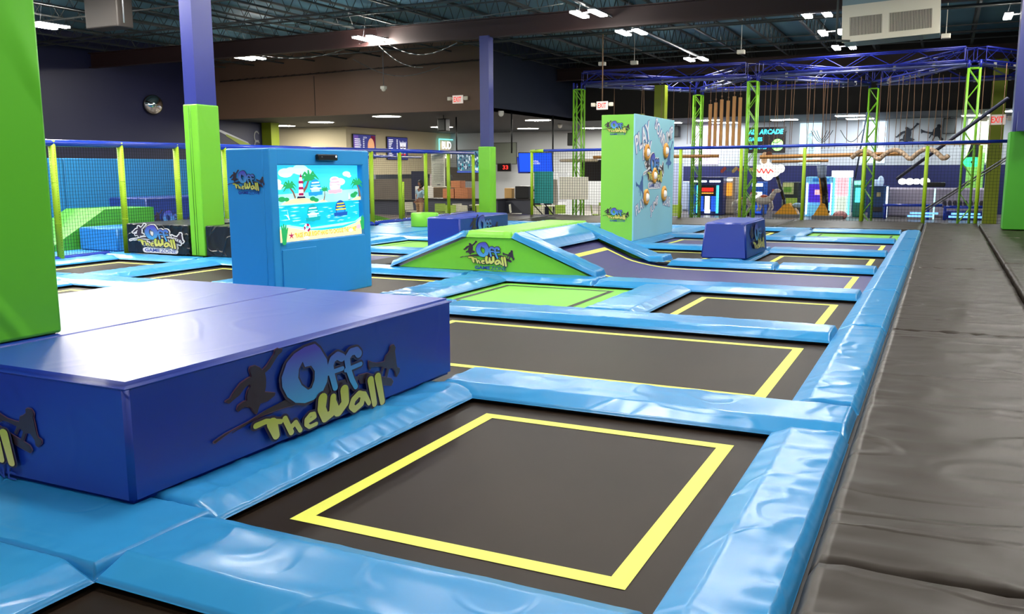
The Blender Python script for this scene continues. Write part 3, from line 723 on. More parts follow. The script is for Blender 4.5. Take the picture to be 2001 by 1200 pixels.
b.stroke([(-.05, -.5), (.05, -.5)], .03, .012)
b.build('printed_lines', mat('ink', srgb(110, 110, 110), .7), o)
# second, farther net line of the next court
post(-16.6, 22.6, -.2, 2.0, 'lime net post of the second net behind the left one, nearer the kiosk', r=.05)
post(-17.2, 26.6, -.2, 1.2, 'short lime net post behind the white rules sheet', r=.05)
rail('blue top rail of the second net behind the left one', [(-16.2, 19.5, 2.02), (-17.0, 27.5, 2.06)], .045)

# next court behind the left net
pk = tag(bx(-19.55, -15.7, 5, 24, -.5, -.12).build('lower_deck', mat('deck_blue', srgb(40, 130, 190), .5)), 'blue padded floor of the next court behind the left net', 'floor mat')
wl = thing('wall_padding', 'tall teal blue wall padding behind the left net', 'padding', (-19.6, 14, -.1))
for i in range(9):
    rbx(-19.75, -19.6, 6+i*1.8, 7.78+i*1.8, -.12, 1.93, .02).build('panel', mat('teal_pad', srgb(24, 116, 172), .5), wl)
t = block('foam_block', 'long navy foam block with two logos behind the left net', -18.9, -17.6, 15.65, 20, -.12, .95, mat('navy2', srgb(24, 52, 130), .45))
logo(t, (-17.6, 16.5, .3), (0, 1, 0), 1.3); logo(t, (-17.6, 18.3, .3), (0, 1, 0), 1.3)
mb = MB(); mb.prism([(12.6, -.12), (15.6, -.12), (15.6, .74), (14.2, .74)], -18.6, -17.3, 'x')
tag(mb.build('foam_wedge', mat('green2', srgb(70, 160, 40), .5)), 'green foam wedge behind the left net', 'block')
block('foam_block', 'small blue foam block in front of the green wedge behind the left net', -17.2, -16.0, 13.4, 15.2, -.12, .38, mat('blue2', srgb(36, 125, 200), .45), seam=False)
mb = MB(); mb.prism([(21.4, -.12), (25.8, -.12), (21.4, .75)], -18.4, -17.0, 'x')
tag(mb.build('foam_wedge', PADG), 'bright green foam wedge behind the net right of the kiosk', 'block')

# ------------------------------------------------------------------ room shell
BRN = mat('wall_black_warm_lit', srgb(100, 76, 60), .6, var=.1, varscale=.5)  # black paint; its brown puts the warm lamp light into the colour
NVY = mat('wall_navy', srgb(23, 27, 62), .5, var=.08, varscale=.4)
DNV = mat('wall_dark_navy', srgb(30, 38, 58), .6)
BLW = mat('wall_black', srgb(20, 18, 18), .7)
WHT = mat('wall_white', srgb(186, 190, 196), .7)
BGE = mat('wall_beige', srgb(202, 190, 160), .7)
ARC = mat('wall_arcade_navy', srgb(22, 28, 84), .5)
ZC = 4.0
struct('wall_left', bx(-31.4, -31.2, -3, 35.6, -.6, 7.2), NVY)
struct('wall_front', bx(-31.2, -16.8, 32, 32.25, ZC, 7.2), BRN)                # bulkhead over the snack bar
struct('wall_side', bx(-17.05, -16.8, 32.25, 42, ZC, 7.2), DNV)
struct('wall_bulkhead', bx(-16.8, 9, 42, 42.25, ZC, 7.2), BLW)
lc = MB(); lc.box(-36, -16.8, 32.25, 54, ZC, ZC+.12); lc.box(-16.8, 9, 42.25, 54, ZC, ZC+.12)
struct('ceiling_low', lc, mat('low_ceiling', srgb(52, 54, 58), .7))
struct('wall_beige', bx(-36, -29.9, 40.6, 40.8, -.6, ZC), BGE)
struct('wall_menu', bx(-30.1, -29.9, 40.8, 52.4, 1.35, ZC), BGE)
struct('wall_back', bx(-36, -14.0, 52.2, 52.4, -.6, ZC), WHT)
struct('wall_arcade', bx(-14.0, 9, 48.0, 48.2, 1.75, ZC), WHT)
struct('wall_arcade_lower', bx(-14.0, 9, 47.9, 48.2, -.6, 1.75), ARC)
struct('wall_arcade_return', bx(-14.1, -13.95, 48.0, 52.3, -.6, ZC), WHT)
struct('wall_right', bx(9, 9.2, -3, 54, -.6, 7.2), NVY)
struct('ceiling', bx(-36, 10, -3, 54, 7.05, 7.2), DECK)
struct('trim_3', bx(-31.2, -30.6, 35.3, 35.9, -.6, ZC), OLIVE)
mb = MB(); mb.tube((-30.6, 31.97, 5.72), (-16.8, 31.97, 5.92), .03, 6)
for i in range(30): x = -30+i*.45; mb.tube((x, 31.96, 5.73+i*.0065), (x+.18, 31.96, 5.75+i*.0065), .035, 5)
struct('trim_4', mb, mat('seam_brown', srgb(48, 38, 34), .5))
struct('trim_5', bx(-25.2, -25.17, 31.99, 32, ZC, 5.7), BLACK)
# mural swoosh on the navy wall under the bulkhead
mb = MB(); mb.M = frame_at((-31.19, 0, 0), (0, 1, 0))
mb.cur = 0; mb.stroke([(31.6, 3.75), (33, 3.3), (34.2, 2.9)], .05, .004, .25); mb.cur = 1; mb.stroke([(32.8, 3.3), (34.4, 2.75)], .1, .006, .3)
mb.cur = 0
for k in range(3): mb.stroke([(34.9+.18*math.cos(a/3.0), 3.3-.45*k+.25*math.sin(a/3.0)) for a in range(2, 17)], .07, .008)
tag(mb.build('wall_mural', [GREY, OLIVE]), 'grey and green graffiti mural on the navy wall under the bulkhead', 'mural')

# roof steel
def ibeam(label, y, z0, z1, x0, x1):
    b = MB(); b.box(x0, x1, y-.02, y+.02, z0, z1); b.box(x0, x1, y-.14, y+.14, z0, z0+.03); b.box(x0, x1, y-.14, y+.14, z1-.03, z1)
    return tag(b.build('roof_beam', RED), label, 'beam')
ibeam('dark red steel roof beam over the dark blue column', 25.5, 5.72, 6.3, -31.2, 9)
ibeam('dark red steel roof beam over the blue truss rig', 39.6, 5.75, 6.3, -16.8, 9)
ibeam('dark red steel roof beam nearest the camera', 11.97, 5.75, 6.3, -31.2, 9)
def joist_mesh():
    b = MB(); y0, y1 = -2.9, 47.0
    b.box(-.04, .04, y0, y1, 6.32, 6.37); b.box(-.04, .04, y0, y1, 6.96, 7.02)
    n = int((y1-y0)/.42); 
    for i in range(n):
        a = y0+(y1-y0)*i/n; c = y0+(y1-y0)*(i+1)/n
        b.tube((0, a, 6.36 if i % 2 else 6.97), (0, c, 6.97 if i % 2 else 6.36), .014, 4, caps=False)
    return b
j0 = tag(joist_mesh().build('roof_joist', SOOT), None, None, None, 'structure'); j0.location.x = -30.3
for i in range(1, 23):
    j = j0.copy(); COL.objects.link(j); j.location.x = -30.3+i*1.72
mb = MB()
for k in range(13):
    y = 1.5+k*3.6; mb.box(-31.2, 9, y-.02, y+.02, 6.28, 6.32)
struct('trim_6', mb, SOOT)
def pipe(label, pts, r=.035, m=GREY, name='conduit', cat='pipe'):
    b = MB(); b.path(pts, r, 8); return tag(b.build(name, m), label, cat)
pipe('long bright sprinkler pipe running back under the roof', [(-9.1, 10, 6.05), (-9.1, 41, 6.05)], .05)
pipe('dark sprinkler pipe crossing the roof above the truss rig', [(-16, 29, 6.15), (9, 29, 6.15)], .04, SOOT)
pipe('dark pipe crossing the roof above the exit sign', [(-30, 22, 6.2), (9, 22, 6.2)], .035, SOOT)
pipe('dark pipe crossing behind the air handler', [(-16, 34, 6.1), (9, 34, 6.1)], .04, SOOT)
def sag(a, b, d, n=10):
    return [(a[0]+(b[0]-a[0])*t, a[1]+(b[1]-a[1])*t, a[2]+(b[2]-a[2])*t-d*math.sin(PI*t)) for t in [i/n for i in range(n+1)]]
CB = mat('cable', srgb(96, 98, 98), .6)
pipe('loose grey cable sagging under the roof between the left lights', sag((-24, 27.1, 6.0), (-17.4, 25.3, 5.95), .35), .014, CB, 'loose_cable', 'cable')
pipe('grey cable drooping from the roof left of the dark blue column', sag((-17, 25, 5.9), (-14.2, 25.3, 5.6), .45), .014, CB, 'loose_cable', 'cable')
pipe('grey cable looping along the bulkhead seam', sag((-22, 30.5, 6.1), (-17.6, 30, 5.5), .5), .014, CB, 'loose_cable', 'cable')
pipe('long thin cable rising to the right beyond the dark blue column', sag((-20, 24, 6.4), (-10, 24, 6.25), .25), .014, CB, 'loose_cable', 'cable')
pipe('curled grey cable hanging from the roof near the small camera pendant', sag((-17.3, 25.2, 5.85), (-16.4, 26.8, 5.1), .25), .014, CB, 'loose_cable', 'cable')

# high-bay lights
LW = mat('led_panel', (1, .955, .88, 1), .3, emit=128)
LWB = mat('led_panel_left_bay', (1, .95, .86, 1), .3, emit=270)
def highbay(x, y, label, led=LW):
    t = thing('high_bay_light', label, 'ceiling light', (x, y, 5.9), 'high bay lights')
    bb = MB(); bb.M = Matrix.Translation((x, y, 5.9))
    bb.box(-.2, .2, -.06, .06, .02, .05); bb.box(-.38, -.16, -.52, .52, .015, .05); bb.box(.16, .38, -.52, .52, .015, .05)
    bb.tube((-.3, 0, .05), (-.05, 0, 1.16), .008, 4); bb.tube((.3, 0, .05), (.05, 0, 1.16), .008, 4)
    bb.build('housing', GREY, t)
    for s in (-1, 1):
        p = MB(); p.M = Matrix.Translation((x, y, 5.9)); p.box(s*.27-.1, s*.27+.1, -.5, .5, -.03, .014); p.build('led_panel', led, t)
    return t
hb = highbay(-9.2, 23.9, 'high bay light with two bars, above and left of the target tower')
HL = [(-24.3, 27.0, 'paired white light bars, leftmost over the brown bulkhead'), (-17.3, 25.0, 'paired white light bars over the middle of the brown bulkhead'), (-9.2, 27.7, 'paired light bars, second back above the target tower'),
      (-9.1, 35.5, 'paired light bars just above the left end of the truss rig'), (-24.3, 18.4, 'light bar beside the huge green pillar'),
      (-3.5, 26.9, 'paired lights left of the air handler, uppermost'), (-3.5, 30.7, 'paired lights left of the air handler, middle'), (-3.5, 34.6, 'paired lights below the left corner of the air handler'), (1.65, 29.8, 'light by the blue post at the top right corner')]
off = [(-9.2, 19.5), (-9.2, 15.2), (-9.2, 9.5), (-9.2, 4.5), (-3.5, 20.0), (-3.5, 15.2), (-3.5, 9.5), (-3.5, 4.5), (-3.5, -.5), (1.9, 22.5), (1.9, 15.2), (1.9, 9.5), (1.9, 4.5), (-17.3, 15.0), (-17.3, 11.4), (-17.3, 7.8), (-13.2, 11.5), (-13.2, 7.8), (-24.3, 14.2), (-24.3, 10.5), (-20.8, 12.8)]  # unseen lamps added for highlights; left-hand ones put glare on block tops
hb2 = highbay(-24.3, 27.0, 'paired white light bars, leftmost over the brown bulkhead', LWB)
for x, y, l in HL[1:]: dup(hb2 if x < -10 else hb, (x, y, 5.9), l)
for x, y in off: dup(hb2 if x < -10 else hb, (x, y, 5.9), 'unseen high bay light added over the court, above the top edge of the view', 'added high bay lights above the view')
# round and strip lights in the low ceilings
RL = mat('round_panel', (1, .95, .82, 1), .3, emit=110)
def disc(x, y, label, r=.62):
    t = thing('round_ceiling_light', label, 'ceiling light', (x, y, ZC), 'round lights in the low ceiling')
    b = MB(); b.lathe([(r+.05, 0), (r+.05, -.03), (r, -.035)], (x, y, ZC), 28); b.build('rim', WHITE, t)
    b = MB(); b.lathe([(r, -.03), (0, -.032)], (x, y, ZC), 28); b.build('diffuser', RL, t); return t
d0 = disc(-32.0, 37.9, 'round ceiling light at the left, over the beige wall')
for x, y, l in [(-22.5, 33.6, 'round ceiling light over the menu screens'), (-25.4, 43.4, 'round ceiling light left of the dark blue column'), (-17.9, 39.8, 'round ceiling light right of the dark blue column'),
                (-15.2, 44.0, 'round ceiling light by the leftmost green lattice mast'), (-22.0, 47.5, 'small round ceiling light just behind the dark blue column'), (-28.0, 36.0, 'unseen round ceiling light added behind the bulkhead'), (-18.5, 49, 'round ceiling light in the far snack corner')]:  # the lamp behind the bulkhead is an unseen extra, added for light
    dup(d0, (x, y, ZC), l)
def strip(x, y, label):
    t = thing('strip_ceiling_light', label, 'ceiling light', (x, y, ZC), 'strip lights in the arcade ceiling')
    bx(x-.65, x+.65, y-.35, y+.35, ZC-.03, ZC).build('rim', WHITE, t)
    bx(x-.6, x+.6, y-.3, y+.3, ZC-.05, ZC-.028).build('diffuser', mat('strip_panel', (.9, .96, 1, 1), .3, emit=58), t); return t
s0 = strip(-10.6, 44.0, 'strip light behind the second green lattice mast')
for x, y, l in [(-10.4, 46.8, 'strip light right of the second lattice mast'), (-4.0, 43.6, 'strip light left of the fourth lattice mast'), (-3.8, 46.4, 'strip light farther back, left of the fourth lattice mast'), (2.1, 43.5, 'strip light above the red exit sign'), (1.2, 46.2, 'strip light left of the red exit sign'), (-7.2, 45.5, 'strip light over the arcade machines'), (-13, 45.5, 'strip light at the left end of the arcade')]:
    dup(s0, (x, y, ZC), l)

# ------------------------------------------------------------------ ropes course: lattice masts and blue box trusses
def lattice(mb, a, b, w, r, rb, n):
    """square lattice girder from a to b"""
    a = Vector(a); b = Vector(b); d = (b-a); Ln = d.length; d.normalize()
    u = d.cross(Vector((0,0,1))) if abs(d.z) < .9 else Vector((1,0,0)); u.normalize(); v = d.cross(u).normalized()
    cs = [(-1,-1),(1,-1),(1,1),(-1,1)]; off = [(u*x+v*y)*w/2 for x, y in cs]
    for o in off: mb.tube(a+o, b+o, r, 8)
    n = max(2, int(Ln/w*n))
    for k in range(4):
        o0, o1 = (off[k], off[(k+1) % 4]) if k < 2 else (off[(k+1) % 4], off[k])
        for i in range(n):
            p = a+d*Ln*i/n; q = a+d*Ln*(i+1)/n
            mb.tube(p+(o0 if i % 2 else o1), q+(o1 if i % 2 else o0), rb, 5, caps=False)
        mb.tube(a+o0, a+o1, rb, 5); mb.tube(b+o0, b+o1, rb, 5)
MP = {'a': (-12.75, 32.2), 'b': (-9.35, 37.0), 'c': (-6.2, 32.2), 'd': (-2.6, 37.2), 'e': (.65, 31.2), 'f': (4.2, 37)}
for k, l in (('a', 'lime lattice mast left of the target tower'), ('b', 'lime lattice mast just right of the target tower'), ('c', 'lime lattice mast in front of the arcade sign'),
             ('d', 'lime lattice mast in the middle of the ropes course'), ('e', 'lime lattice mast at the far end of the walkway')):
    x, y = MP[k]; t = thing('lattice_mast', l, 'mast', (x, y, -.6), 'lime lattice masts of the ropes course')
    b = MB(); lattice(b, (x, y, -.6), (x, y, 4.62), .32, .035, .016, .72); b.build('lattice', LIMES, t)
    b = MB(); 
    for sx in (-.16, .16):
        for sy_ in (-.16, .16): b.tube((x+sx, y+sy_, 4.62), (x+sx, y+sy_, 4.86), .037, 8)
    b.build('top_sleeve', TRUSS, t)
    b = MB(); b.box(x-.3, x+.3, y-.3, y+.3, -.6, -.58); b.build('base_plate', GREY, t)
TZ = 5.06
for a, c, l in (('a', 'c', 'blue box truss along the front left of the ropes course'), ('c', 'e', 'blue box truss along the front right of the ropes course'), ('b', 'd', 'blue box truss along the back of the ropes course'),
                ('a', 'b', 'diagonal blue truss from the left mast to the second mast'), ('b', 'c', 'diagonal blue truss from the second to the third mast'), ('c', 'd', 'diagonal blue truss from the third to the fourth mast'),
                ('d', 'e', 'diagonal blue truss from the fourth mast to the walkway mast'), ('d', 'f', 'blue box truss at the back right of the ropes course'), ('e', 'f', 'diagonal blue truss running out of view at the right')):
    p = Vector((*MP[a], TZ)); q = Vector((*MP[c], TZ)); d = (q-p).normalized()*.25
    b = MB(); lattice(b, p+d, q-d, .40, .030, .011, .62)
    m = (p+q)/2; t = thing('box_truss', l, 'truss', tuple(p), 'blue box trusses'); b.build('lattice', TRUSS, t)
    g = MB(); 
    e1, e2 = p+d+Vector((0,0,-.30)), q-d+Vector((0,0,-.30)); g.tube(e1, e2, .045, 8); g.build('trolley_track', mat('track', srgb(88, 96, 150), .35, metal=.4), t)
    for i in range(1, 6):
        h = MB(); c_ = p+(q-p)*i/6; h.box(c_.x-.04, c_.x+.04, c_.y-.03, c_.y+.03, TZ-.36, TZ-.20); h.build('clamp', GREY, t)
tag(pipe('white fluorescent batten inside the left of the blue truss ring', [(-9.6, 33.6, 4.95), (-7.0, 33.2, 4.98)], .05, WHITE, 'batten', 'light'))
for x, y, l in ((-11.9, 32.4, 'white floodlight on the left of the blue truss'), (-10.7, 32.6, 'white floodlight second along the blue truss'), (-6.5, 31.4, 'white floodlight above the third mast'), (-.2, 30.6, 'white floodlight hung above the walkway mast')):
    b = MB(); b.rbox(x-.13, x+.13, y-.1, y+.1, TZ+.42, TZ+.56, .02); b.tube((x, y, TZ+.5), (x, y, 7.06), .012, 5); tag(b.build('floodlight', OFFW), l, 'light')
# wooden catwalk beams
for l, p, q, r in (('timber balance beam left of the wooden posts', (-12.6, 33.4, 2.08), (-7.6, 33.4, 2.08), .06), ('long timber balance beam in front of the arcade', (-6.1, 33.4, 2.02), (-1.25, 33.4, 2.10), .07),
                ('short timber plank under the long beam at its left', (-5.8, 34.2, 1.86), (-3.8, 34.2, 1.88), .05), ('pale timber beam ending at the right column', (-.6, 31.0, 2.36), (1.25, 31.0, 2.36), .05)):
    b = MB(); b.tube(p, q, r, 4); tag(b.build('balance_beam', WOOD), l, 'beam')
for i, (x, z0, z1) in enumerate([(-8.02, 2.42, 4.0), (-7.82, 2.42, 4.05), (-7.6, 2.35, 4.15), (-7.36, 2.35, 4.1), (-7.14, 2.42, 4.25), (-6.92, 2.42, 4.2)]):
    t = thing('hanging_post', ['leftmost', 'second from left', 'third from left', 'fourth from left', 'fifth from left', 'rightmost'][i]+' of the six hanging wooden posts beside the third mast', 'post', (x, 33.6, z0), 'hanging wooden posts')
    bx(x-.055, x+.055, 33.55, 33.65, z0, z1).build('timber', WOOD, t)
    b = MB(); b.tube((x, 33.6, z1), (x, 33.6, 4.72), .012, 5); b.ball((x, 33.6, z1+.12), .03, 8, 6); b.build('hanger_rope', ROPE, t)
X34 = lambda px: -9.48+(px-1317)*.0179
rl = [1188, 1237, 1250, 1292, 1309, 1345, 1356, 1502, 1516, 1528, 1538, 1544, 1559, 1564, 1590, 1593, 1605, 1618, 1622, 1628, 1638, 1645, 1669, 1690, 1725, 1738, 1747, 1756, 1765, 1775, 1790, 1799, 1815, 1825, 1838, 1846, 1862, 1871]
r0 = None
for i, px in enumerate(rl):
    x = X34(px); zb_ = 2.3 if px > 1400 else (2.55 if px > 1300 else 2.9)
    if r0 is None:
        b = MB(); b.tube((x, 33.5, zb_), (x, 33.5, 4.75), .011, 5); r0 = b.build('climbing_rope', ROPE, None, loc=(x, 33.5, 2.9))
        tag(r0, 'thin brown rope hanging from the blue truss rig', 'rope', 'thin ropes of the ropes course')
    else:
        c = r0.copy(); COL.objects.link(c); c.location = (x, 33.55+.9*((i*37) % 10)/10, zb_); c.scale = (1, 1, (4.75-zb_)/1.85)
        c.rotation_euler = (0, math.radians([0, 1.2, -1.5, .5][i % 4]), 0)
for i, (x, y) in enumerate([(.95, 31.8), (1.25, 32.4), (1.5, 30.9)]):
    c = r0.copy(); COL.objects.link(c); c.location = (x, y, 2.2); c.scale = (1, 1, 1.35)
for l, cx in (('loose rope loops hanging at the middle of the ropes course', -4.0), ('loose rope loops hanging left of the middle ropes', -5.6), ('loose rope loops hanging right of the middle ropes', -3.0)):
    b = MB()
    for k in range(3 if cx == -4.0 else 1): b.path(sag((cx-.4+.1*k, 33.8, 2.95), (cx+.35-.1*k, 33.8, 2.95), .42-.05*k, 10), .012, 5)
    tag(b.build('rope_loop', SOOT), l, 'rope')
b = MB(); pts = []
for i in range(40): t_ = i/39; pts.append((-2.9+3.0*t_, 33.0-2.0*t_, 1.86+.34*abs(math.sin(t_*9.5+.3))))
b.path(pts, .075, 6); tag(b.build('rope_crossing', ROPEW), 'thick pale rope crossing hanging in scallops at the right', 'rope')
b = MB(); b.tube((1.55, 29.9, 3.6), (-1.4, 32.6, 1.25), .055, 6); tag(b.build('brace_bar', mat('brace', srgb(40, 44, 70), .5)), 'long dark diagonal brace crossing the right end of the ropes course', 'bar')
b = MB(); b.tube((2.2, 31, 2.3), (-.5, 33.5, .2), .03, 6); b.tube((2.2, 31.2, 2.2), (-.5, 33.7, .1), .02, 6); tag(b.build('handrail', GREY), 'thin grey sloping handrail behind the right end of the back net', 'rail')
b = MB(); b.tube((-2.75, 36.5, 3.7), (-3.05, 36.5, 1.2), .03, 8); tag(b.build('brace_bar', mat('brace2', srgb(70, 84, 110), .5)), 'steep dark pole leaning left of the fourth mast', 'bar')
# olive columns
for l, x, y, z0, z1, w_ in (('olive column hanging light strip behind the leftmost lattice mast', -12.2, 38.0, -.6, 4.0, .38), ('tall olive column above the target tower', -10.35, 35.0, -.6, 4.9, .42), ('olive column at the far right under the red exit sign', 1.75, 40.0, -.6, 6.0, .5)):
    t = tag(bx(x-w_/2, x+w_/2, y-w_/2, y+w_/2, z0, z1).build('steel_column', OLIVE), l.replace('hanging light strip ', ''), 'column')
# blue post at right edge
tag(bx(1.48, 1.9, 24.05, 24.3, 2.45, 2.9).build('post_bracket', COLD), 'dark blue bracket on the column at the right edge', 'bracket')

# exit signs
ER = mat('exit_red', srgb(225, 50, 45), .4, emit=.9); EW = mat('exit_face', srgb(240, 225, 215), .4, emit=.35)
def exit_sign(label, x, y, z, xd=(1, 0, 0), drop=None, red=False, s=1.0):
    t = thing('exit_sign', label, 'sign', (x, y, z), 'exit signs')
    b = MB(); b.M = frame_at((x, y, z), xd); b.rbox(-.19*s, .19*s, -.03, .03, -.13*s, .13*s, .01); b.build('case', EW, t)
    b = MB(); b.M = frame_at((x, y, z), xd); text(b, 'EXIT', 0, 0, .28*s, .16*s, .034, .02); b.build('exit_letters', ER, t)
    for k in (-1, 1):
        b = MB(); b.M = frame_at((x, y, z), xd); b.rbox(k*.30*s-.07*s, k*.30*s+.07*s, -.07, .04, -.03*s, .09*s, .02); b.tube((k*.19*s, 0, .03), (k*.26*s, 0, .03), .02, 6); b.build('lamp_head', OFFW, t)
    if drop: b = MB(); b.tube((x, y, z+.13*s), (x, y, drop), .022, 6); b.build('drop_pipe', ROPE, t)
exit_sign('lit red EXIT sign on the brown bulkhead left of the dark blue column', -17.92, 31.93, 4.43, s=1.25)
exit_sign('EXIT sign hung on a pipe left of the target tower', -11.0, 30.0, 3.83, drop=7.06, s=1.1)
exit_sign('red EXIT sign on the olive column at the far right', 1.75, 39.7, 3.45, s=1.5)
# small pendant camera, dome cameras, speakers
def pendant(label, x, y, z, top):
    t = thing('pendant_sensor', label, 'camera', (x, y, z)); b = MB(); b.tube((x, y, z+.1), (x, y, top), .015, 6); b.build('stem', GREY, t)
    b = MB(); b.rbox(x-.1, x+.1, y-.1, y+.1, z, z+.12, .02); b.ball((x, y, z), .09, 12, 8); b.build('dome', WHITE, t)
pendant('small white dome camera on a pole before the brown bulkhead', -20.2, 30.0, 4.78, 7.06)
def dome(label, x, y):
    b = MB(); b.tube((x, y, ZC-.1), (x, y, ZC), .12, 14); b.ball((x, y, ZC-.12), .11, 14, 8); tag(b.build('dome_camera', WHITE), label, 'camera')
dome('white dome camera under the low ceiling right of the dark blue column', -16.9+.3, 33.2); dome('small grey dome camera farther back under the low ceiling', -18.5, 44)
def speaker(label, x, y, z, w_=.4, h=.6):
    t = thing('speaker', label, 'speaker', (x, y, z)); rbx(x-w_/2, x+w_/2, y-.2, y+.2, z, z+h, .03).build('cabinet', BLACK, t)
    b = MB(); b.box(x-w_*.4, x+w_*.4, y-.215, y-.2, z+.05, z+h-.05); b.build('grille', SOOT, t)
    b = MB(); b.tube((x, y, z+h), (x, y, ZC), .02, 6); b.build('bracket', BLACK, t)
speaker('black speaker under the low ceiling above the neon beer sign', -20.1, 34.5, 3.3, .42, .55); speaker('black speaker on the white wall right of the dark blue column', -18.6, 46, 2.9, .45, .7)
speaker('black speaker on the wall just right of the target tower', -13.2, 47.6, 3.3); speaker('black speaker on the white wall between the fourth and last lattice masts', .1, 47.6, 3.2, .55, .75)
for l, x, y in (('thin black ceiling pole behind the dark blue column, left', -20.3, 36.0), ('thin black ceiling pole above the blue screens', -16.6, 34.2), ('thin grey ceiling pole right of the blue screens', -15.9, 37.0)):
    b = MB(); b.tube((x, y, 2.3), (x, y, ZC), .035, 8); tag(b.build('ceiling_pole', BLACK), l, 'pole')
# convex mirror
t = thing('convex_mirror', 'round convex security mirror high on the navy wall at the left', 'mirror', (-31.1, 28.3, 4.45))
b = MB(); b.M = Matrix.Translation((-31.0, 28.3, 4.45)) @ Matrix.Rotation(PI/2, 4, 'Y') @ Matrix.Rotation(.35, 4, 'X'); b.lathe([(.42, 0), (.42, .05), (.39, .06)], n=32); b.build('rim', BLACK, t)
b = MB(); b.M = Matrix.Translation((-31.0, 28.3, 4.45)) @ Matrix.Rotation(PI/2, 4, 'Y') @ Matrix.Rotation(.35, 4, 'X'); b.lathe([(.39, .06), (.33, .13), (.23, .19), (.1, .23), (0, .235)], n=32); b.build('mirror_face', mat('mirror', (.9, .9, .9, 1), .03, metal=1), t)
# ceiling heater at top left
t = thing('unit_heater', 'large dark box unit hung from the roof at the top left', 'heater', (-19, 16, 5.2))
b = MB(); b.rbox(-19.7, -18.55, 16.0, 16.5, 5.14, 6.5, .04); b.build('casing', mat('heater', srgb(34, 29, 26), .6), t)
b = MB(); b.tube((-19.5, 16.25, 6.5), (-19.5, 16.25, 7.05), .02, 6); b.tube((-18.7, 16.25, 6.5), (-18.7, 16.25, 7.05), .02, 6); b.tube((-18.3, 15.98, 5.2), (-18.3, 15.98, 6.4), .02, 6); b.build('hanger_rod', GREY, t)
# air handler at top right
t = thing('air_handler', 'big beige air handling unit hung under the roof at top right', 'air handler', (-1.35, 24.6, 4.8))
AH = mat('ah_beige', srgb(196, 190, 172), .5); AHG = mat('ah_grey', srgb(112, 138, 146), .5)
b = MB(); b.M = Matrix.Translation((-1.2, 24.0, 0)) @ Matrix.Rotation(-.04, 4, 'Y'); 
b.box(-1.1, 1.1, .03, 1.2, 4.78, 6.0); b.build('casing', AHG, t)
b = MB(); b.M = Matrix.Translation((-1.2, 24.0, 0)) @ Matrix.Rotation(-.04, 4, 'Y')
for x0_, x1_, z0_, z1_ in ((-1.1, 1.1, 4.74, 4.88), (-1.1, 1.1, 5.33, 5.62), (-1.1, -.92, 4.88, 5.33), (.92, 1.1, 4.88, 5.33), (-.18, -.02, 4.88, 5.33)): b.box(x0_, x1_, -.03, .03, z0_, z1_)
b.build('front_frame', AH, t)
for k, (x0_, x1_) in enumerate(((-.92, -.18), (-.02, .92))):
    b = MB(); b.M = Matrix.Translation((-1.2, 24.0, 0)) @ Matrix.Rotation(-.04, 4, 'Y'); n = int((x1_-x0_)/.033)
    for i in range(n): x = x0_+(x1_-x0_)*(i+.3)/n; b.box(x, x+.013, -.015, .01, 4.88, 5.33)
    b.cur = 1; b.box(x0_, x1_, .012, .02, 4.88, 5.33); b.build('louvre', [AH, SOOT], t)
b = MB(); b.M = Matrix.Translation((-1.2, 24.0, 0)) @ Matrix.Rotation(-.04, 4, 'Y'); b.box(-.8, .72, .25, 1.0, 4.76, 4.785); b.build('return_panel', mat('ah_dark', srgb(72, 98, 104), .5), t)
b = MB(); b.tube((-2.2, 24.8, 5.9), (-2.2, 24.8, 7.05), .02, 6); b.tube((-.5, 24.8, 5.9), (-.5, 24.8, 7.05), .02, 6); b.build('hanger_rod', GREY, t)
b = MB(); b.path([(-2.62, 23.95, 4.75), (-2.62, 23.95, 6.2)], .03, 6); b.path([(-2.62, 23.95, 4.75), (-2.3, 23.95, 4.72)], .03, 6); tag(b.build('conduit', SOOT), 'dark conduit running down the left end of the air handler', 'pipe')

# ------------------------------------------------------------------ snack bar at the back left
SC = lambda n, c, e=.8: mat('tv_'+n, srgb(*c), .3, emit=e, spec=.3)
def screen(label, o, xd, w_, h, c, prints, cat='screen', tilt=0.0, name='wall_screen', depth=.06):
    t = thing(name, label, cat, o, None); M = frame_at(o, xd) @ Matrix.Rotation(tilt, 4, 'X')
    b = MB(); b.M = M; b.rbox(-w_/2-.03, w_/2+.03, 0, depth, -h/2-.03, h/2+.03, .01); b.build('bezel', BLACK, t)
    b = MB(); b.M = M; b.flat([[(-w_/2, -h/2), (w_/2, -h/2), (w_/2, h/2), (-w_/2, h/2)]], .003); mats = [c]
    prints(b, mats); b.build('picture', mats, t); return t
IVW = SC('white', (225, 225, 240)); 
def menu1(b, ms):
    ms += [IVW, SC('pizza', (205, 150, 110)), SC('maroon', (90, 20, 50)), SC('purple', (96, 70, 150))]
    b.cur = 4; b.flat([[(-1.05, -.55), (-.6, -.55), (-.6, .6), (-1.05, .6)]], .004)
    b.cur = 3; b.flat([[(.7, .1), (1.05, .0), (1.05, .62), (.6, .62)]], .005)
    b.cur = 2; b.flat([[(.62+.33*math.cos(2*PI*k/20), .0+.48*math.sin(2*PI*k/20)) for k in range(20)]], .007)
    b.cur = 1; text(b, 'PIZZA', .05, .5, .35, .08, .009)
    random.seed(5)
    for j in range(9): w = random.uniform(.3, .6); b.stroke([(-.95, .40-j*.11), (-.95+w, .40-j*.11)], .05, .006, dn=4); b.stroke([(-.15, .40-j*.11), (-.05, .40-j*.11)], .05, .0065, dn=4)
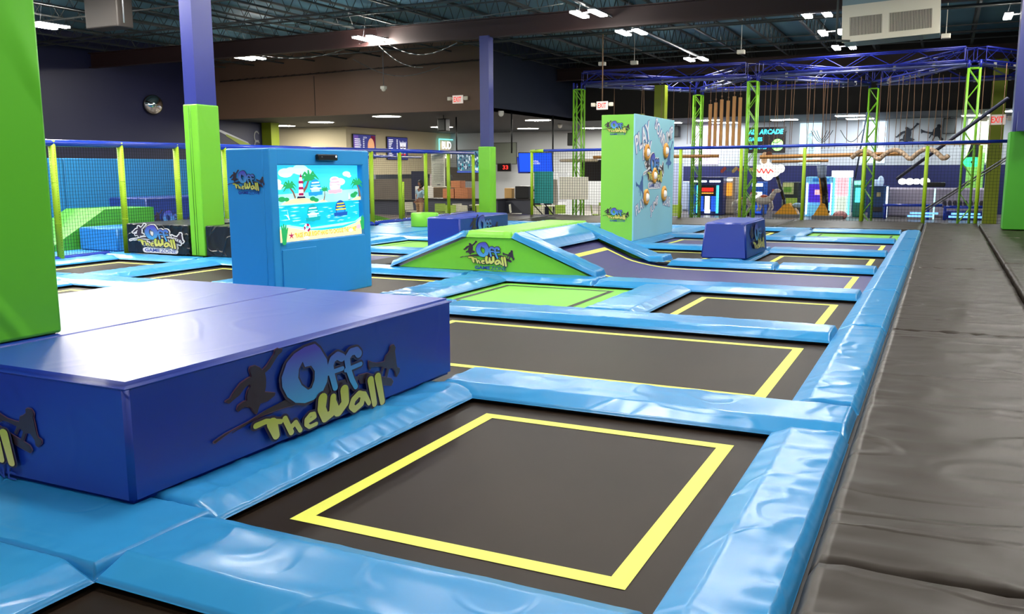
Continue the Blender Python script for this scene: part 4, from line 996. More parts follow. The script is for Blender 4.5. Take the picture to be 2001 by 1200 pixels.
def menu2(b, ms):
    ms += [IVW, SC('cup', (150, 190, 225)), SC('cola', (60, 30, 30)), SC('red', (215, 60, 70))]
    random.seed(6)
    b.cur = 1
    for j in range(11): w = random.uniform(.2, .5); b.stroke([(-.95, .5-j*.1), (-.95+w, .5-j*.1)], .05, .006, dn=4); b.stroke([(-.1, .5-j*.1), (0, .5-j*.1)], .06, .0065, dn=4)
    for cx in (.4, .75): 
        b.cur = 1; b.flat([[(cx-.2, .5), (cx-.08, .3), (cx, .42), (cx+.08, .3), (cx+.2, .45), (cx+.13, -.05), (cx-.12, -.05)]], .006+cx*.001)
        b.cur = 3; b.flat([[(cx-.13, .12), (cx+.13, .12), (cx+.12, .05), (cx-.12, .05)]], .009); b.cur = 2; b.flat([[(cx-.12, -.3), (cx+.12, -.3), (cx+.13, -.02), (cx-.13, -.02)]], .0095); b.cur = 4; b.flat([[(cx-.1, -.5), (cx+.1, -.5), (cx+.11, -.3), (cx-.11, -.3)]], .010)
screen('menu screen with a pizza picture, left of two on the beige wall', (-29.8, 42.2, 2.95), (0, 1, 0), 2.15, 1.3, SC('menu', (58, 62, 130), .55), menu1)
screen('menu screen with drink cups, right of two on the beige wall', (-29.8, 45.6, 2.9), (0, 1, 0), 2.2, 1.3, SC('menu', (58, 62, 130)), menu2)
# neon beer sign
t = thing('neon_sign', 'glowing blue white neon beer sign on the beige wall', 'sign', (-29.8, 51.4, 3.1))
NC = mat('neon_cyan', srgb(120, 235, 235), .3, emit=1.6); NWh = mat('neon_white', (1, 1, 1, 1), .3, emit=1.5)
b = MB(); b.M = frame_at((-29.8, 51.4, 3.0), (0, 1, 0)); 
for p, q in (((-.95, -.7), (-.95, .6)), ((-.95, .6), (.95, .6)), ((.95, .6), (.95, -.7))): b.tube((p[0], -.05, p[1]), (q[0], -.05, q[1]), .04, 6)
b.build('neon_tube', NC, t)
b = MB(); b.M = frame_at((-29.8, 51.4, 3.0), (0, 1, 0)); text(b, 'BUD', 0, .22, 1.2, .5, .06, .03); text(b, 'LIGHT', 0, -.38, 1.5, .5, .06, .03); b.build('neon_letters', NWh, t)
# ceiling TVs
def crowd(b, ms):
    ms += [SC('w', (200, 215, 225)), SC('t', (60, 170, 185)), SC('d', (40, 60, 90)), SC('s', (70, 90, 200)), SC('y', (220, 200, 90))]
    random.seed(9)
    for i in range(120): b.cur = random.choice([1, 1, 2, 3, 3]); x, z = random.uniform(-.7, .7), random.uniform(-.35, .4); b.flat([[(x-.03, z-.05), (x+.03, z-.05), (x+.03, z+.05), (x-.03, z+.05)]], .004+i*.00005)
    b.cur = 4; b.flat([[(-.78, -.46), (.3, -.46), (.3, -.40), (-.78, -.40)]], .012); b.cur = 5; b.flat([[(.3, -.46), (.78, -.46), (.78, -.40), (.3, -.40)]], .012)
screen('ceiling screen showing a sports crowd, left of the dark blue column', (-18.35, 34.0, 1.95), (1, .15, 0), 1.5, .95, SC('crowdbase', (90, 120, 140)), crowd, tilt=.12, name='ceiling_screen', depth=.1)
def bluep(b, ms):
    ms += [IVW, SC('pink', (220, 50, 120))]
    b.cur = 1; text(b, 'TOTAL', .0, .05, .28, .07, .006, .02); text(b, 'ACCESS', .03, -.04, .34, .07, .006, .02); b.cur = 2; b.stroke([(-.1, .13), (-.2, .13), (-.2, -.13), (-.1, -.13)], .015, .007, dn=4)
screen('bright blue ceiling screen with a small white caption', (-15.4, 34.0, 1.9), (1, .1, 0), 1.45, .78, SC('blue', (30, 80, 225), .9), bluep, tilt=.15, name='ceiling_screen', depth=.1)
screen('darker blue ceiling screen just left of the bright one', (-16.55, 35.2, 1.8), (1, -.6, 0), .8, .66, SC('blue2', (20, 50, 170), .8), lambda b, m: None, tilt=.1, name='ceiling_screen', depth=.1)
screen('black switched-off screen behind the leftmost lattice mast', (-14.7, 40.0, 1.55), (1, 0, 0), 2.0, .95, mat('off_screen', srgb(40, 36, 34), .15), lambda b, m: None, name='wall_screen')
screen('green grey framed panel right of the dark blue column', (-25.0, 50.5, 2.62), (1, 0, 0), 1.6, 1.3, mat('grey_panel', srgb(98, 104, 96), .3), lambda b, m: None, name='framed_panel', cat='panel')
def clk(b, ms): ms.append(mat('clock_red', srgb(255, 50, 40), .3, emit=1.5)); b.cur = 1; text(b, '33', .08, 0, .3, .2, .006, .02)
screen('digital clock with red numerals right of the dark blue column', (-19.6, 39.5, 1.72), (1, 0, 0), .7, .34, mat('clock_face', srgb(24, 10, 10), .2), clk, cat='clock', name='digital_clock')
# kitchen opening, counters and props
CD = mat('counter_dark', srgb(62, 64, 76), .45); TOP = mat('counter_top', srgb(36, 34, 36), .3)
def counter(label, x0, x1, y0, y1, z1):
    t = thing('counter', label, 'counter', ((x0+x1)/2, (y0+y1)/2, -.6)); bx(x0, x1, y0, y1, -.6, z1-.05).build('body', CD, t); bx(x0-.05, x1+.05, y0-.06, y1+.05, z1-.05, z1).build('worktop', TOP, t)
counter('dark snack counter left of the walking person', -27.6, -22.5, 37.2, 38.0, .15); counter('dark snack counter right of the walking person', -22.2, -18.2, 36.0, 36.8, .28)
tag(bx(-29.4, -29.0, 41.0, 51.8, -.6, 1.1).build('back_bench', mat('bench', srgb(90, 82, 74), .5)), 'long grey back bench behind the snack counters', 'bench')
tag(bx(-26.6, -25.6, 42.0, 42.1, -.6, 1.55).build('service_door', NVY), 'dark navy service door behind the snack counter', 'door')
tag(rbx(-25.3, -23.9, 40.3, 41.2, -.6, .75, .02).build('display_fridge', WHITE), 'white fridge cabinet behind the walking person', 'fridge')
tag(bx(-25.4, -24.6, 42.0, 42.1, .2, 1.4).build('menu_poster', mat('poster_red', srgb(205, 190, 190), .5)), 'pale poster with red print beside the navy door', 'poster')
tag(bx(-24.4, -22.4, 42.0, 42.2, 1.0, 1.75).build('kitchen_hood', mat('hood', srgb(66, 58, 50), .4)), 'long dark kitchen hood over the snack bar', 'hood')
tag(rbx(-23.4, -22.0, 39.0, 39.8, -.6, .75, .03).build('pizza_oven', mat('oven', srgb(120, 104, 82), .35, metal=.4)), 'brown metal pizza oven behind the snack counter', 'oven')
for i, (x, z, w_, h, l) in enumerate([(-20.9, .28, .6, .45, 'left cardboard box on the snack counter'), (-20.2, .28, .7, .5, 'right cardboard box on the snack counter'), (-20.5, .78, .5, .32, 'top cardboard box of the stack on the snack counter')]):
    tag(rbx(x-w_/2, x+w_/2, 36.2, 36.7, z, z+h, .01).build('cardboard_box', mat('cardboard', srgb(176, 112, 72), .8)), l, 'box')
tag(rbx(-17.9, -17.2, 37.2, 37.8, .28, .85, .03).build('register_screen', BLACK), 'black till screen on the right-hand counter', 'till'); counter('dark counter right of the dark blue column', -18.4, -16.9, 37.0, 37.9, .28)
tag(rbx(-18.5, -18.1, 37.3, 37.6, .28, .75, .02).build('snack_rack', mat('snack', srgb(190, 150, 90), .6)), 'small snack rack left of the till screen', 'rack')
tag(bx(-16.75, -16.5, 38.0, 38.3, -.6, 1.5).build('door_frame', NVY), 'navy upright beside the white inflatable', 'frame'); tag(bx(-16.45, -15.9, 38.3, 38.4, -.6, 1.15).build('cream_door', OFFW), 'cream door right of the navy upright', 'door')
b = MB(); b.ball((-26.9, 37.5, .15), .34, 14, 8, (1, 1, .75)); b.box(-27.3, -26.5, 37.3, 37.7, .15, .22); tag(b.build('glass_case', mat('steel_bright', srgb(200, 200, 195), .2, metal=.7)), 'shiny food warmer at the left of the snack counter', 'warmer')
b = MB(); b.ball((-20.9, 36.4, 1.15), .16, 12, 8, (1, .5, 1.6)); b.tube((-20.95, 36.4, .28), (-20.95, 36.4, 1.0), .015, 6)
tag(b.build('desk_fan', SOOT), 'dark desk fan on a stem on the snack counter', 'fan')
for i, x in enumerate((-20.6, -20.0, -19.4)):
    tag(rbx(x-.22, x+.22, 35.2, 35.6, -.6, -.05, .06).build('black_bin', BLACK), ['left', 'middle', 'right'][i]+' black tub in front of the snack counter', 'tub')
# white inflatable
b = MB(); b.ball((-15.0, 36.5, -.1), .45, 16, 12, (1, .6, 1.7)); b.tube((-15.1, 36.5, .2), (-15.2, 36.5, 1.45), .30, 14, .26); b.tube((-15.0, 36.5, -.2), (-14.3, 36.5, -.45), .26, 12, .16)
tag(b.build('inflatable_figure', mat('inflatable', (1, 1, 1, 1), .5, emit=.35)), 'tall glowing white inflatable behind the stair rail', 'inflatable')
tag(bx(-14.6, -12.2, 45.5, 45.6, -.6, 1.9).build('mural_panel', mat('lilac', srgb(170, 180, 215), .6)), 'pale lilac wall panel behind the cream sheet', 'panel')
b = MB(); b.lathe([(0, 0), (.75, 0), (.8, -.06), (.75, -.12), (0, -.12)], (-13.3, 33.6, 2.02), 28)
tag(b.build('round_canopy', mat('canopy', srgb(206, 190, 165), .5)), 'round cream canopy around the leftmost lattice mast', 'canopy')
# cafe chairs and tables
CHG = mat('chair_lime', srgb(160, 190, 70), .45); CHW = mat('chair_cream', srgb(225, 220, 200), .45)
def chair(label, x, y, rz, m):
    t = thing('cafe_chair', label, 'chair', (x, y, -.6), 'cafe chairs behind the court')
    b = MB(); b.M = Matrix.Translation((x, y, -.6)); b.rbox(-.22, .22, -.21, .21, .43, .47, .015); b.build('seat', m, t)
    b = MB(); b.M = Matrix.Translation((x, y, -.6)) @ Matrix.Rotation(-.12, 4, 'X'); b.rbox(-.22, .22, .14, .17, .52, .86, .015); b.build('backrest', m, t)
    for sx in (-.19, .19):
        for sy_ in (-.18, .18): b = MB(); b.M = Matrix.Translation((x, y, -.6)); b.tube((sx, sy_, .44), (sx*1.12, sy_*1.12, 0), .012, 6); b.build('leg', GREY, t)
    t.rotation_euler.z = rz; return t
cg = chair('lime cafe chair nearest the right edge of the round green drum', -18.5, 31.3, .4, CHG); cw = chair('cream cafe chair left of the dark blue column', -16.8, 30.6, 2.9, CHW)
cl = [(cg, -16.2, 30.9, 2.6, 'lime cafe chair left of the dark blue column'), (cw, -17.7, 31.6, 1.0, 'cream cafe chair behind the walking person'), (cg, -14.2, 31.2, 0, 'lime cafe chair right of the dark blue column'),
      (cw, -13.75, 30.7, 3.5, 'cream cafe chair right of the dark blue column'), (cg, -13.2, 31.7, .8, 'lime cafe chair in front of the navy upright'), (cg, -12.1, 32.6, 2.0, 'lime cafe chair under the teal sheet'),
      (cw, -11.5, 31.9, 3.0, 'cream cafe chair between the two hanging sheets'), (cg, -11.0, 33.0, 0, 'lime cafe chair under the left end of the cream sheet'), (cg, -11.5, 35.8, .3, 'lime cafe chair seen under the cream sheet, farther back'),
      (cg, -9.9, 32.6, 2.8, 'lime cafe chair by the foot of the leftmost lattice mast'), (cw, -9.6, 31.6, 1.6, 'cream cafe chair at the left edge of the target tower'), (cw, -20.5, 32.4, 1.2, 'cream cafe chair left of the walking person'),
      (cg, -12.6, 34.8, .5, 'lime cafe chair behind the teal sheet, farther back'), (cw, -11.9, 33.6, 2.4, 'cream cafe chair behind the table under the teal sheet'), (cg, -10.2, 34.4, 1.1, 'lime cafe chair behind the table under the cream sheet'),
      (cg, -9.2, 33.4, .2, 'lime cafe chair right of the leftmost lattice mast'), (cw, -10.9, 31.5, .9, 'cream cafe chair nearest the net under the cream sheet'), (cg, -12.9, 30.4, 2.2, 'lime cafe chair nearest the stair handrail'),
      (cg, -17.4, 30.2, .3, 'lime cafe chair nearest the left net, before the snack counter'), (cw, -15.3, 31.9, 1.9, 'cream cafe chair just behind the dark blue column')]
for src, x, y, rz, l in cl: dup(src, (x, y, -.6), l, rotz=rz)
tb = thing('cafe_table', 'cream cafe table right of the dark blue column', 'table', (-14.1, 32.9, -.6), 'cafe tables behind the court')
b = MB(); b.rbox(-14.5, -13.7, 32.5, 33.3, +.13, .17, .01); b.build('tabletop', CHW, tb); b = MB(); b.tube((-14.1, 32.9, -.6), (-14.1, 32.9, .14), .04, 10); b.build('pedestal', GREY, tb)
b = MB(); b.tube((-14.1, 32.9, -.6), (-14.1, 32.9, -.57), .28, 16); b.build('base', GREY, tb)
for x, y, l in ((-10.4, 33.6, 'cream cafe table under the cream sheet'), (-17.2, 32.6, 'cream cafe table left of the dark blue column'), (-11.7, 34.6, 'cream cafe table under the teal sheet')): dup(tb, (x, y, -.6), l)

# person walking behind the net
P0 = Vector((-19.25, 31.0, -.6))
def skin_body(pts, edges, name, m, parent, sub=2):
    me = bpy.data.meshes.new(name); base = Vector(parent.location)
    me.from_pydata([tuple(Vector(p[0])+P0-base) for p in pts], edges, []); o = bpy.data.objects.new(name, me); COL.objects.link(o); o.parent = parent
    md = o.modifiers.new('skin', 'SKIN'); md.use_smooth_shade = True
    for i, p in enumerate(pts): me.skin_vertices[0].data[i].radius = (p[1], p[1]*(p[2] if len(p) > 2 else 1))
    me.skin_vertices[0].data[0].use_root = True
    s = o.modifiers.new('sub', 'SUBSURF'); s.levels = sub; s.render_levels = sub
    me.materials.append(m); return o
SK = mat('skin', srgb(150, 105, 82), .5); HR = mat('hair', srgb(28, 22, 20), .6); SH = mat('shirt', srgb(170, 205, 225), .7); PT = mat('trousers', srgb(178, 140, 100), .7)
pr = thing('person', 'person in a pale blue shirt and tan trousers walking behind the net', 'person', tuple(P0))
pts = [((0, 0, .95), .13, .8), ((.02, -.02, 1.15), .13, .75), ((.06, -.05, 1.38), .15, .7), ((.08, -.07, 1.48), .06), ((.1, -.10, 1.56), .05), ((.11, -.12, 1.66), .085), ((.11, -.13, 1.72), .07),
       ((-.13, .05, 1.38), .055), ((-.20, .1, 1.12), .042), ((-.10, -.12, .95), .03), ((-.08, -.2, .92), .03),
       ((.24, -.12, 1.36), .055), ((.36, -.1, 1.12), .042), ((.42, -.28, .98), .03), ((.44, -.34, .96), .03),
       ((-.09, .02, .88), .09), ((-.14, .1, .48), .06), ((-.2, .26, .1), .042), ((-.18, .16, .04), .035),
       ((.1, -.03, .88), .09), ((.16, -.18, .5), .06), ((.16, -.12, .08), .042), ((.18, -.24, .04), .035)]
ed = [(0,1),(1,2),(2,3),(3,4),(4,5),(5,6),(2,7),(7,8),(8,9),(9,10),(2,11),(11,12),(12,13),(13,14),(0,15),(15,16),(16,17),(17,18),(0,19),(19,20),(20,21),(21,22)]
skin_body(pts, ed, 'body', SK, pr)
sp_ = [((0, 0, .93), .15, .85), ((.02, -.02, 1.15), .15, .8), ((.06, -.05, 1.38), .17, .7), ((-.14, .05, 1.38), .07), ((-.19, .09, 1.2), .062), ((.25, -.12, 1.36), .07), ((.32, -.11, 1.2), .062)]
skin_body(sp_, [(0,1),(1,2),(2,3),(3,4),(2,5),(5,6)], 'shirt', SH, pr)
tp_ = [((0, 0, .93), .145, .85), ((-.09, .02, .84), .105), ((-.14, .1, .48), .078), ((-.19, .24, .14), .06), ((.1, -.03, .84), .105), ((.16, -.18, .5), .078), ((.16, -.12, .12), .06)]
skin_body(tp_, [(0,1),(1,2),(2,3),(0,4),(4,5),(5,6)], 'trousers', PT, pr)
b = MB(); b.ball(tuple(P0+Vector((.11, -.10, 1.69))), .115, 16, 12, (1, 1.05, 1.1)); b.ball(tuple(P0+Vector((.10, 0, 1.6))), .09, 12, 8, (1, 1, 1.3)); b.build('hair', HR, pr)
b = MB(); b.ball(tuple(P0+Vector((.11, -.185, 1.66))), .07, 12, 8, (.9, .6, 1.2)); b.ball(tuple(P0+Vector((.11, -.232, 1.655))), .014, 8, 6); b.build('face', SK, pr)
b = MB()
for q, dx in ((pts[18][0], 0), (pts[22][0], 0)): b.ball(tuple(P0+Vector((q[0], q[1]-.04, .04))), .06, 12, 8, (.8, 1.9, .65))
b.build('shoes', WHITE, pr)
for hx, hy, hz in (pts[10][0], pts[14][0]):
    b = MB(); c = P0+Vector((hx, hy, hz))
    b.ball(tuple(c+Vector((0, -.03, 0))), .038, 10, 8, (.6, 1.2, 1))
    for k in range(4): b.path([tuple(c+Vector((0, -.06, .022-.015*k))), tuple(c+Vector((.0, -.1+.006*abs(k-1.2), .02-.016*k))), tuple(c+Vector((-.015, -.122+.01*abs(k-1.2), .012-.016*k)))], .0075, 6)
    b.path([tuple(c+Vector((-.01, -.01, .03))), tuple(c+Vector((-.03, -.045, .045))), tuple(c+Vector((-.03, -.07, .035)))], .009, 6)
    b.build('hand', SK, pr)

# ------------------------------------------------------------------ arcade wall and machines
A44 = lambda px: -12.27+(px-1317)*.0231
for i, (a, c, cc, l) in enumerate([(1360, 1410, (232, 205, 240), 'pale pink backlit poster behind the hanging wooden posts'), (1575, 1617, (200, 228, 240), 'pale blue backlit poster in the middle of the arcade wall'),
                                 (1694, 1738, (205, 225, 240), 'pale blue backlit poster behind the fourth lattice mast'), (1880, 1928, (225, 245, 205), 'pale green backlit poster behind the walkway mast')]):
    x0, x1 = A44(a)*48/44+.1, A44(c)*48/44+.1
    t = thing('backlit_poster', l, 'poster', ((x0+x1)/2, 47.9, 2)); bx(x0, x1, 47.93, 47.99, 1.85, 3.9).build('light_face', mat('poster%d' % i, srgb(*cc), .5, emit=1.1), t)
    b = MB(); b.M = frame_at((0, 47.93, 0), (1, 0, 0)); xm = (x0+x1)/2; b.stroke([(xm, 2.2), (xm+.1, 2.7), (xm-.05, 3.1)], .35, .004, .2); b.stroke([(xm, 3.3), (xm+.01, 3.3)], .22, .005); b.build('printed_figure', mat('poster_fig%d' % i, tuple(c_*.75 for c_ in srgb(*cc)[:3])+(1,), .5, emit=.5), t)
# ARCADE sign
def arc(b, ms):
    ms += [mat('arc_cyan', srgb(60, 215, 245), .3, emit=1.6), mat('arc_green', srgb(150, 250, 120), .3, emit=1.5), mat('arc_wht', srgb(235, 240, 235), .3, emit=1.2)]
    b.cur = 1; text(b, 'ALL ARCADE', .0, .42, 1.75, .26, .006, .04, shear=.15); text(b, 'GAMES', -.5, .05, .7, .2, .006, .03); text(b, 'UNLIMITED', -.35, -.35, .9, .2, .006, .03)
    b.cur = 2; b.flat([[(.62+.3*math.cos(2*PI*k/20), -.25+.3*math.sin(2*PI*k/20)) for k in range(20)]], .006); b.cur = 3; b.stroke([(.45, -.2), (.8, -.2)], .06, .008)
screen('black sign with glowing cyan ARCADE lettering behind the third mast', (A44(1508)*47/44+.05, 47.0, 3.05), (1, 0, 0), 1.95, 1.25, mat('arc_back', srgb(30, 22, 26), .3), arc, cat='sign', name='arcade_sign')
# silhouettes on the wall
SIL = mat('silhouette', srgb(40, 46, 58), .6)
def figure(label, x, z, FP_, k):
    b = MB(); b.M = frame_at((x, 47.98, z), (1, 0, 0)); cx = sum(p[0] for p in FP_)/len(FP_); cz = sum(p[1] for p in FP_)/len(FP_)
    b.flat([[((p[0]-cx)*k, (cz-p[1])*k) for p in FP_]], .025)
    tag(b.build('wall_cutout', SIL), label, 'cutout')
figure('black cutout of a leaping figure on the white arcade wall, left one', -1.75, 3.25, FP_L, .0026)
figure('black cutout of a crouching figure on the white arcade wall, right one', -.55, 3.25, FP_R, .0031)
AR = [0]
def cab(label, px0, px1, ztop, y, body, parts, name='arcade_machine', cat='arcade machine'):
    x0, x1 = A44(px0)*y/44, A44(px1)*y/44
    t = thing(name, label, cat, ((x0+x1)/2, y, -.6), None)
    b = MB(); b.rbox(x0, x1, y, y+.9, -.6, ztop, .04); b.build('cabinet', body, t)
    for j, (pn, u0, u1, v0, v1, m) in enumerate(parts):
        H = ztop+.6; xa, xb = x0+(x1-x0)*u0, x0+(x1-x0)*u1; b = MB(); b.rbox(xa, xb, y-.05-.015*j, y+.02, -.6+H*v0, -.6+H*v1, .012); b.build(pn, m, t)
    return t
NB = mat('cab_navy', srgb(22, 34, 100), .4); GL = lambda n, c, e: mat('glow_'+n, srgb(*c), .3, emit=e)
W1 = GL('white', (235, 248, 255), 2.2); CY = GL('cyan', (90, 225, 245), 1.6); BLG = GL('blue', (30, 90, 225), .9); RDG = GL('red', (230, 40, 30), 1.3); YLG = GL('amber', (240, 170, 60), .9); PUR = GL('purple', (70, 40, 200), .9); MINT = GL('mint', (150, 245, 215), 1.4); PNK = GL('pink', (245, 190, 200), 1.2)
cab('dark arcade machine with two cyan light columns and a red display', 1352, 1426, 1.22, 42.6, NB, [('marquee', .10, .52, .86, .91, W1), ('marquee', .6, .92, .86, .91, W1), ('side_art', .02, .2, .02, .8, mat('art_blue', srgb(40, 110, 200), .4, emit=.2)), ('light_column', .24, .30, .05, .78, CY), ('light_column', .82, .88, .05, .78, CY), ('screen', .32, .80, .15, .78, mat('cab_dark', srgb(10, 14, 40), .2)), ('red_display', .40, .74, .62, .72, RDG), ('score_lights', .40, .74, .56, .60, YLG), ('light_lane', .50, .64, .05, .50, W1), ('light_strip', .34, .46, .1, .5, BLG), ('light_strip', .68, .8, .1, .5, BLG)])
cab('prize machine with an orange picture right of the cyan-lit one', 1418, 1452, 1.2, 43.4, mat('cab_grey', srgb(190, 180, 165), .5), [('marquee', .1, .8, .9, .96, W1), ('picture', .2, .8, .5, .85, YLG), ('light_strip', .05, .12, .1, .85, CY), ('panel', .3, .95, .03, .4, mat('cab_beige', srgb(214, 200, 180), .5))])
cab('white sign box above the doorway at the far left of the arcade', 1317, 1352, .95, 46.5, mat('cab_white', srgb(170, 185, 210), .5), [('panel', .1, .9, .05, .9, mat('cab_white2', srgb(190, 200, 220), .5, emit=.2))], name='display_case', cat='cabinet')
cab('small blue arcade machine with a white screen behind the third mast', 1484, 1512, .98, 43.4, mat('cab_blue', srgb(30, 90, 190), .4), [('marquee', .1, .9, .86, .96, W1), ('screen', .2, .85, .45, .7, W1), ('panel', .2, .8, .05, .3, BLG)])
cab('graffiti poster stand, lime and black, between mast and claw machine', 1548, 1581, .95, 45.0, mat('graf', srgb(36, 40, 30), .5), [('graffiti', .05, .7, .62, .97, mat('graf_y', srgb(190, 190, 120), .5, emit=.15)), ('graffiti', .12, .6, .68, .85, mat('graf_g', srgb(110, 160, 40), .5)), ('lower_panel', .05, .95, .05, .5, mat('graf_b', srgb(170, 190, 60), .5))], name='poster_stand', cat='poster')
cab('pale blue claw machine with a purple glowing window', 1595, 1648, 1.22, 43.0, mat('claw_blue', srgb(120, 200, 245), .4, emit=.45), [('crown', .25, .85, .88, .96, mat('claw_crown', srgb(40, 130, 220), .4, emit=.5)), ('window', .12, .92, .36, .82, PUR), ('window_text', .35, .8, .55, .68, PNK), ('frame_light', .03, .09, .05, .85, W1), ('frame_light', .93, .98, .05, .85, W1), ('lower_panel', .1, .9, .04, .3, mat('claw_low', srgb(110, 200, 250), .4, emit=.6))])
cab('tall glowing white tower game in the middle of the arcade', 1648, 1682, 1.5, 43.2, mat('tower_white', srgb(225, 240, 245), .4, emit=.5), [('crown', -.1, 1.1, .86, 1.0, W1), ('face', .15, .85, .45, .84, PNK), ('edge_light', .02, .1, .05, .85, CY), ('edge_light', .9, .98, .05, .85, CY), ('lane', .2, .8, .05, .44, mat('tower_lane', srgb(225, 240, 225), .4, emit=.8))])
cab('green lit arcade machine behind the fourth mast', 1687, 1709, 1.05, 43.4, mat('cab_green', srgb(40, 140, 120), .4), [('marquee', .05, .95, .88, .98, MINT), ('screen', .2, .8, .4, .8, CY)])
cab('navy arcade machine with a round emblem and white light edge', 1716, 1752, .82, 42.8, mat('cab_teal', srgb(20, 70, 130), .4), [('edge_light', .9, 1.0, .02, .98, W1), ('emblem', .42, .62, .66, .8, mat('emblem', srgb(200, 190, 140), .5)), ('hat_decal', .25, .75, .2, .34, mat('hat', srgb(30, 28, 36), .5))])
b = MB(); x = A44(1731)*42.8/44; b.ball((x+.12, 43.1, 1.0), .14, 12, 8, (1, 1, 1.9)); b.tube((x-.1, 43.1, .82), (x-.1, 43.1, 1.1), .16, 12, .1); tag(b.build('rocket_topper', mat('topper', srgb(190, 215, 245), .4, emit=.5)), 'pale rocket-shaped topper on the navy arcade machine', 'topper')
# white cloud sign on black arches
x = A44(1515)*42/44; t = thing('cloud_sign', 'glowing white cloud-shaped sign with red script on black arches', 'sign', (x, 42, -.6))
b = MB()
for dx, dz, r in ((-.35, 0, .28), (0, .08, .34), (.35, 0, .28), (.05, -.15, .3), (.62, .1, .2), (-.1, .45, .22)): b.ball((x+dx, 42, 1.5+dz), r, 14, 8, (1, .3, 1))
b.build('light_body', GL('cloud', (250, 250, 245), 1.1), t)
b = MB(); b.M = frame_at((x, 41.88, 1.5), (1, 0, 0)); b.stroke([(-.4, .05), (-.3, -.08), (-.2, .1), (-.1, -.1), (0, .08), (.1, -.12), (.2, .06), (.32, -.04)], .045, .003); b.build('red_script', RDG, t)
b = MB(); b.M = frame_at((x-.1, 41.9, 2.05), (1, 0, 0)); b.stroke([(0, -.1), (.02, .18)], .26, .02); b.cur = 1; b.stroke([(.2, .2), (.21, .2)], .28, .02); b.build('topper', [mat('top_orange', srgb(230, 190, 150), .5, emit=.4), mat('top_brown', srgb(150, 90, 70), .5)], t)
b = MB(); b.path([(x-.45, 42.2, 1.1), (x-.72, 42.2, .4), (x-.8, 42.2, -.6)], .05, 8); b.path([(x+.3, 42.2, 1.7), (x+.5, 42.2, 1.1), (x+.8, 42.2, .2), (x+.85, 42.2, -.6)], .08, 8); b.build('arch_legs', BLACK, t)
# carousel banner, rides
b = MB(); b.M = frame_at((0, 42.9, 0), (1, 0, 0)); x0 = A44(1420)*.97
for k in range(7): b.cur = k % 3; b.stroke([(x0+k*.27, 1.48+.08*(k % 2)), (x0+.13+k*.27, 1.62-.05*(k % 2))], .16, .002+k*.0008)
tag(b.build('banner', [mat('ban_r', srgb(200, 90, 80), .5), mat('ban_b', srgb(90, 120, 170), .5), mat('ban_y', srgb(220, 190, 120), .5)]), 'multicoloured pennant banner above the prize machine', 'banner')
def horse(label, x, y, z, s):
    t = thing('carousel_horse', label, 'ride', (x, y, z), None); HW_ = mat('horse', srgb(205, 200, 195), .5)
    b = MB(); b.ball((x, y, z+.55*s), .2*s, 14, 10, (1.7, .8, .9)); b.tube((x+.25*s, y, z+.6*s), (x+.42*s, y, z+.9*s), .12*s, 10, .08*s); b.ball((x+.5*s, y, z+.92*s), .09*s, 10, 8, (1.7, .8, .9))
    for dx, dz in ((-.25, -.1), (-.15, .05), (.2, .1), (.3, -.05)): b.path([(x+dx*s, y, z+.5*s), (x+(dx+.06)*s, y, z+(.28+dz*.3)*s), (x+(dx-.02)*s, y, z+.1*s)], .04*s, 6)
    b.path([(x-.32*s, y, z+.6*s), (x-.46*s, y, z+.5*s), (x-.5*s, y, z+.3*s)], .04*s, 6); b.build('body', HW_, t)
    b = MB(); b.ball((x, y, z+.68*s), .14*s, 12, 8, (1.2, 1, .6)); b.path([(x+.3*s, y, z+.75*s), (x+.36*s, y, z+.98*s)], .04*s, 6); b.build('saddle', mat('saddle', srgb(200, 90, 50), .5), t)
    b = MB(); b.tube((x, y, -.6), (x, y, z+.45*s), .03, 8); b.build('pole', GREY, t)
horse('white carousel horse with an orange saddle behind the third mast', A44(1512)*41.5/44, 41.5, -.45, 1.15); horse('white carousel horse nearer the small navy block, left of the mast', A44(1470)*41.5/44, 41.4, -.45, 1.0)
t = thing('kiddie_ride', 'yellow kiddie ride vehicle left of the claw machine', 'ride', (A44(1560)*.95, 41.8, -.6)); x = A44(1560)*.95
b = MB(); b.prism([(x-.55, -.45), (x+.5, -.45), (x+.45, -.3), (x+.1, .05), (x-.1, .0), (x-.5, -.45)], 41.5, 42.2); b.build('body', mat('ride_yellow', srgb(245, 175, 30), .4), t)
b = MB(); b.ball((x+.45, 41.8, -.05), .2, 10, 8, (1.2, 1, .6)); b.build('bonnet', mat('ride_blue', srgb(150, 190, 220), .4), t)
b = MB(); b.box(x-.6, x+.6, 41.5, 42.2, -.6, -.45); b.build('base', GREY, t)
t = thing('kiddie_ride', 'orange kiddie ride in front of the claw machine', 'ride', (A44(1628)*.93, 41.2, -.6)); x = A44(1628)*.93
b = MB(); b.prism([(x-.35, -.45), (x+.3, -.45), (x+.12, .05), (x-.05, .1)], 41.0, 41.5); b.build('body', mat('ride_yellow', srgb(245, 175, 30), .4), t); b = MB(); b.box(x-.4, x+.9, 40.9, 41.6, -.6, -.45); b.build('base', GREY, t)
b = MB(); b.ball((x+.75, 41.25, -.45), .26, 12, 8, (1.2, 1, .8)); b.build('pink_seat', mat('ride_pink', srgb(230, 160, 160), .5), t)
b = MB(); b.path([(x-.05, 41.3, 1.2), (x+.05, 41.3, .5), (x+.1, 41.3, -.3), (x+.25, 41.3, -.4)], .15, 10); b.cur = 1; b.path([(x-.17, 41.25, 1.2), (x-.08, 41.2, .5), (x-.03, 41.2, -.3)], .05, 8); b.cur = 2; b.tube((x-.1, 41.3, 1.2), (x-.12, 41.3, 1.75), .17, 10, .22)
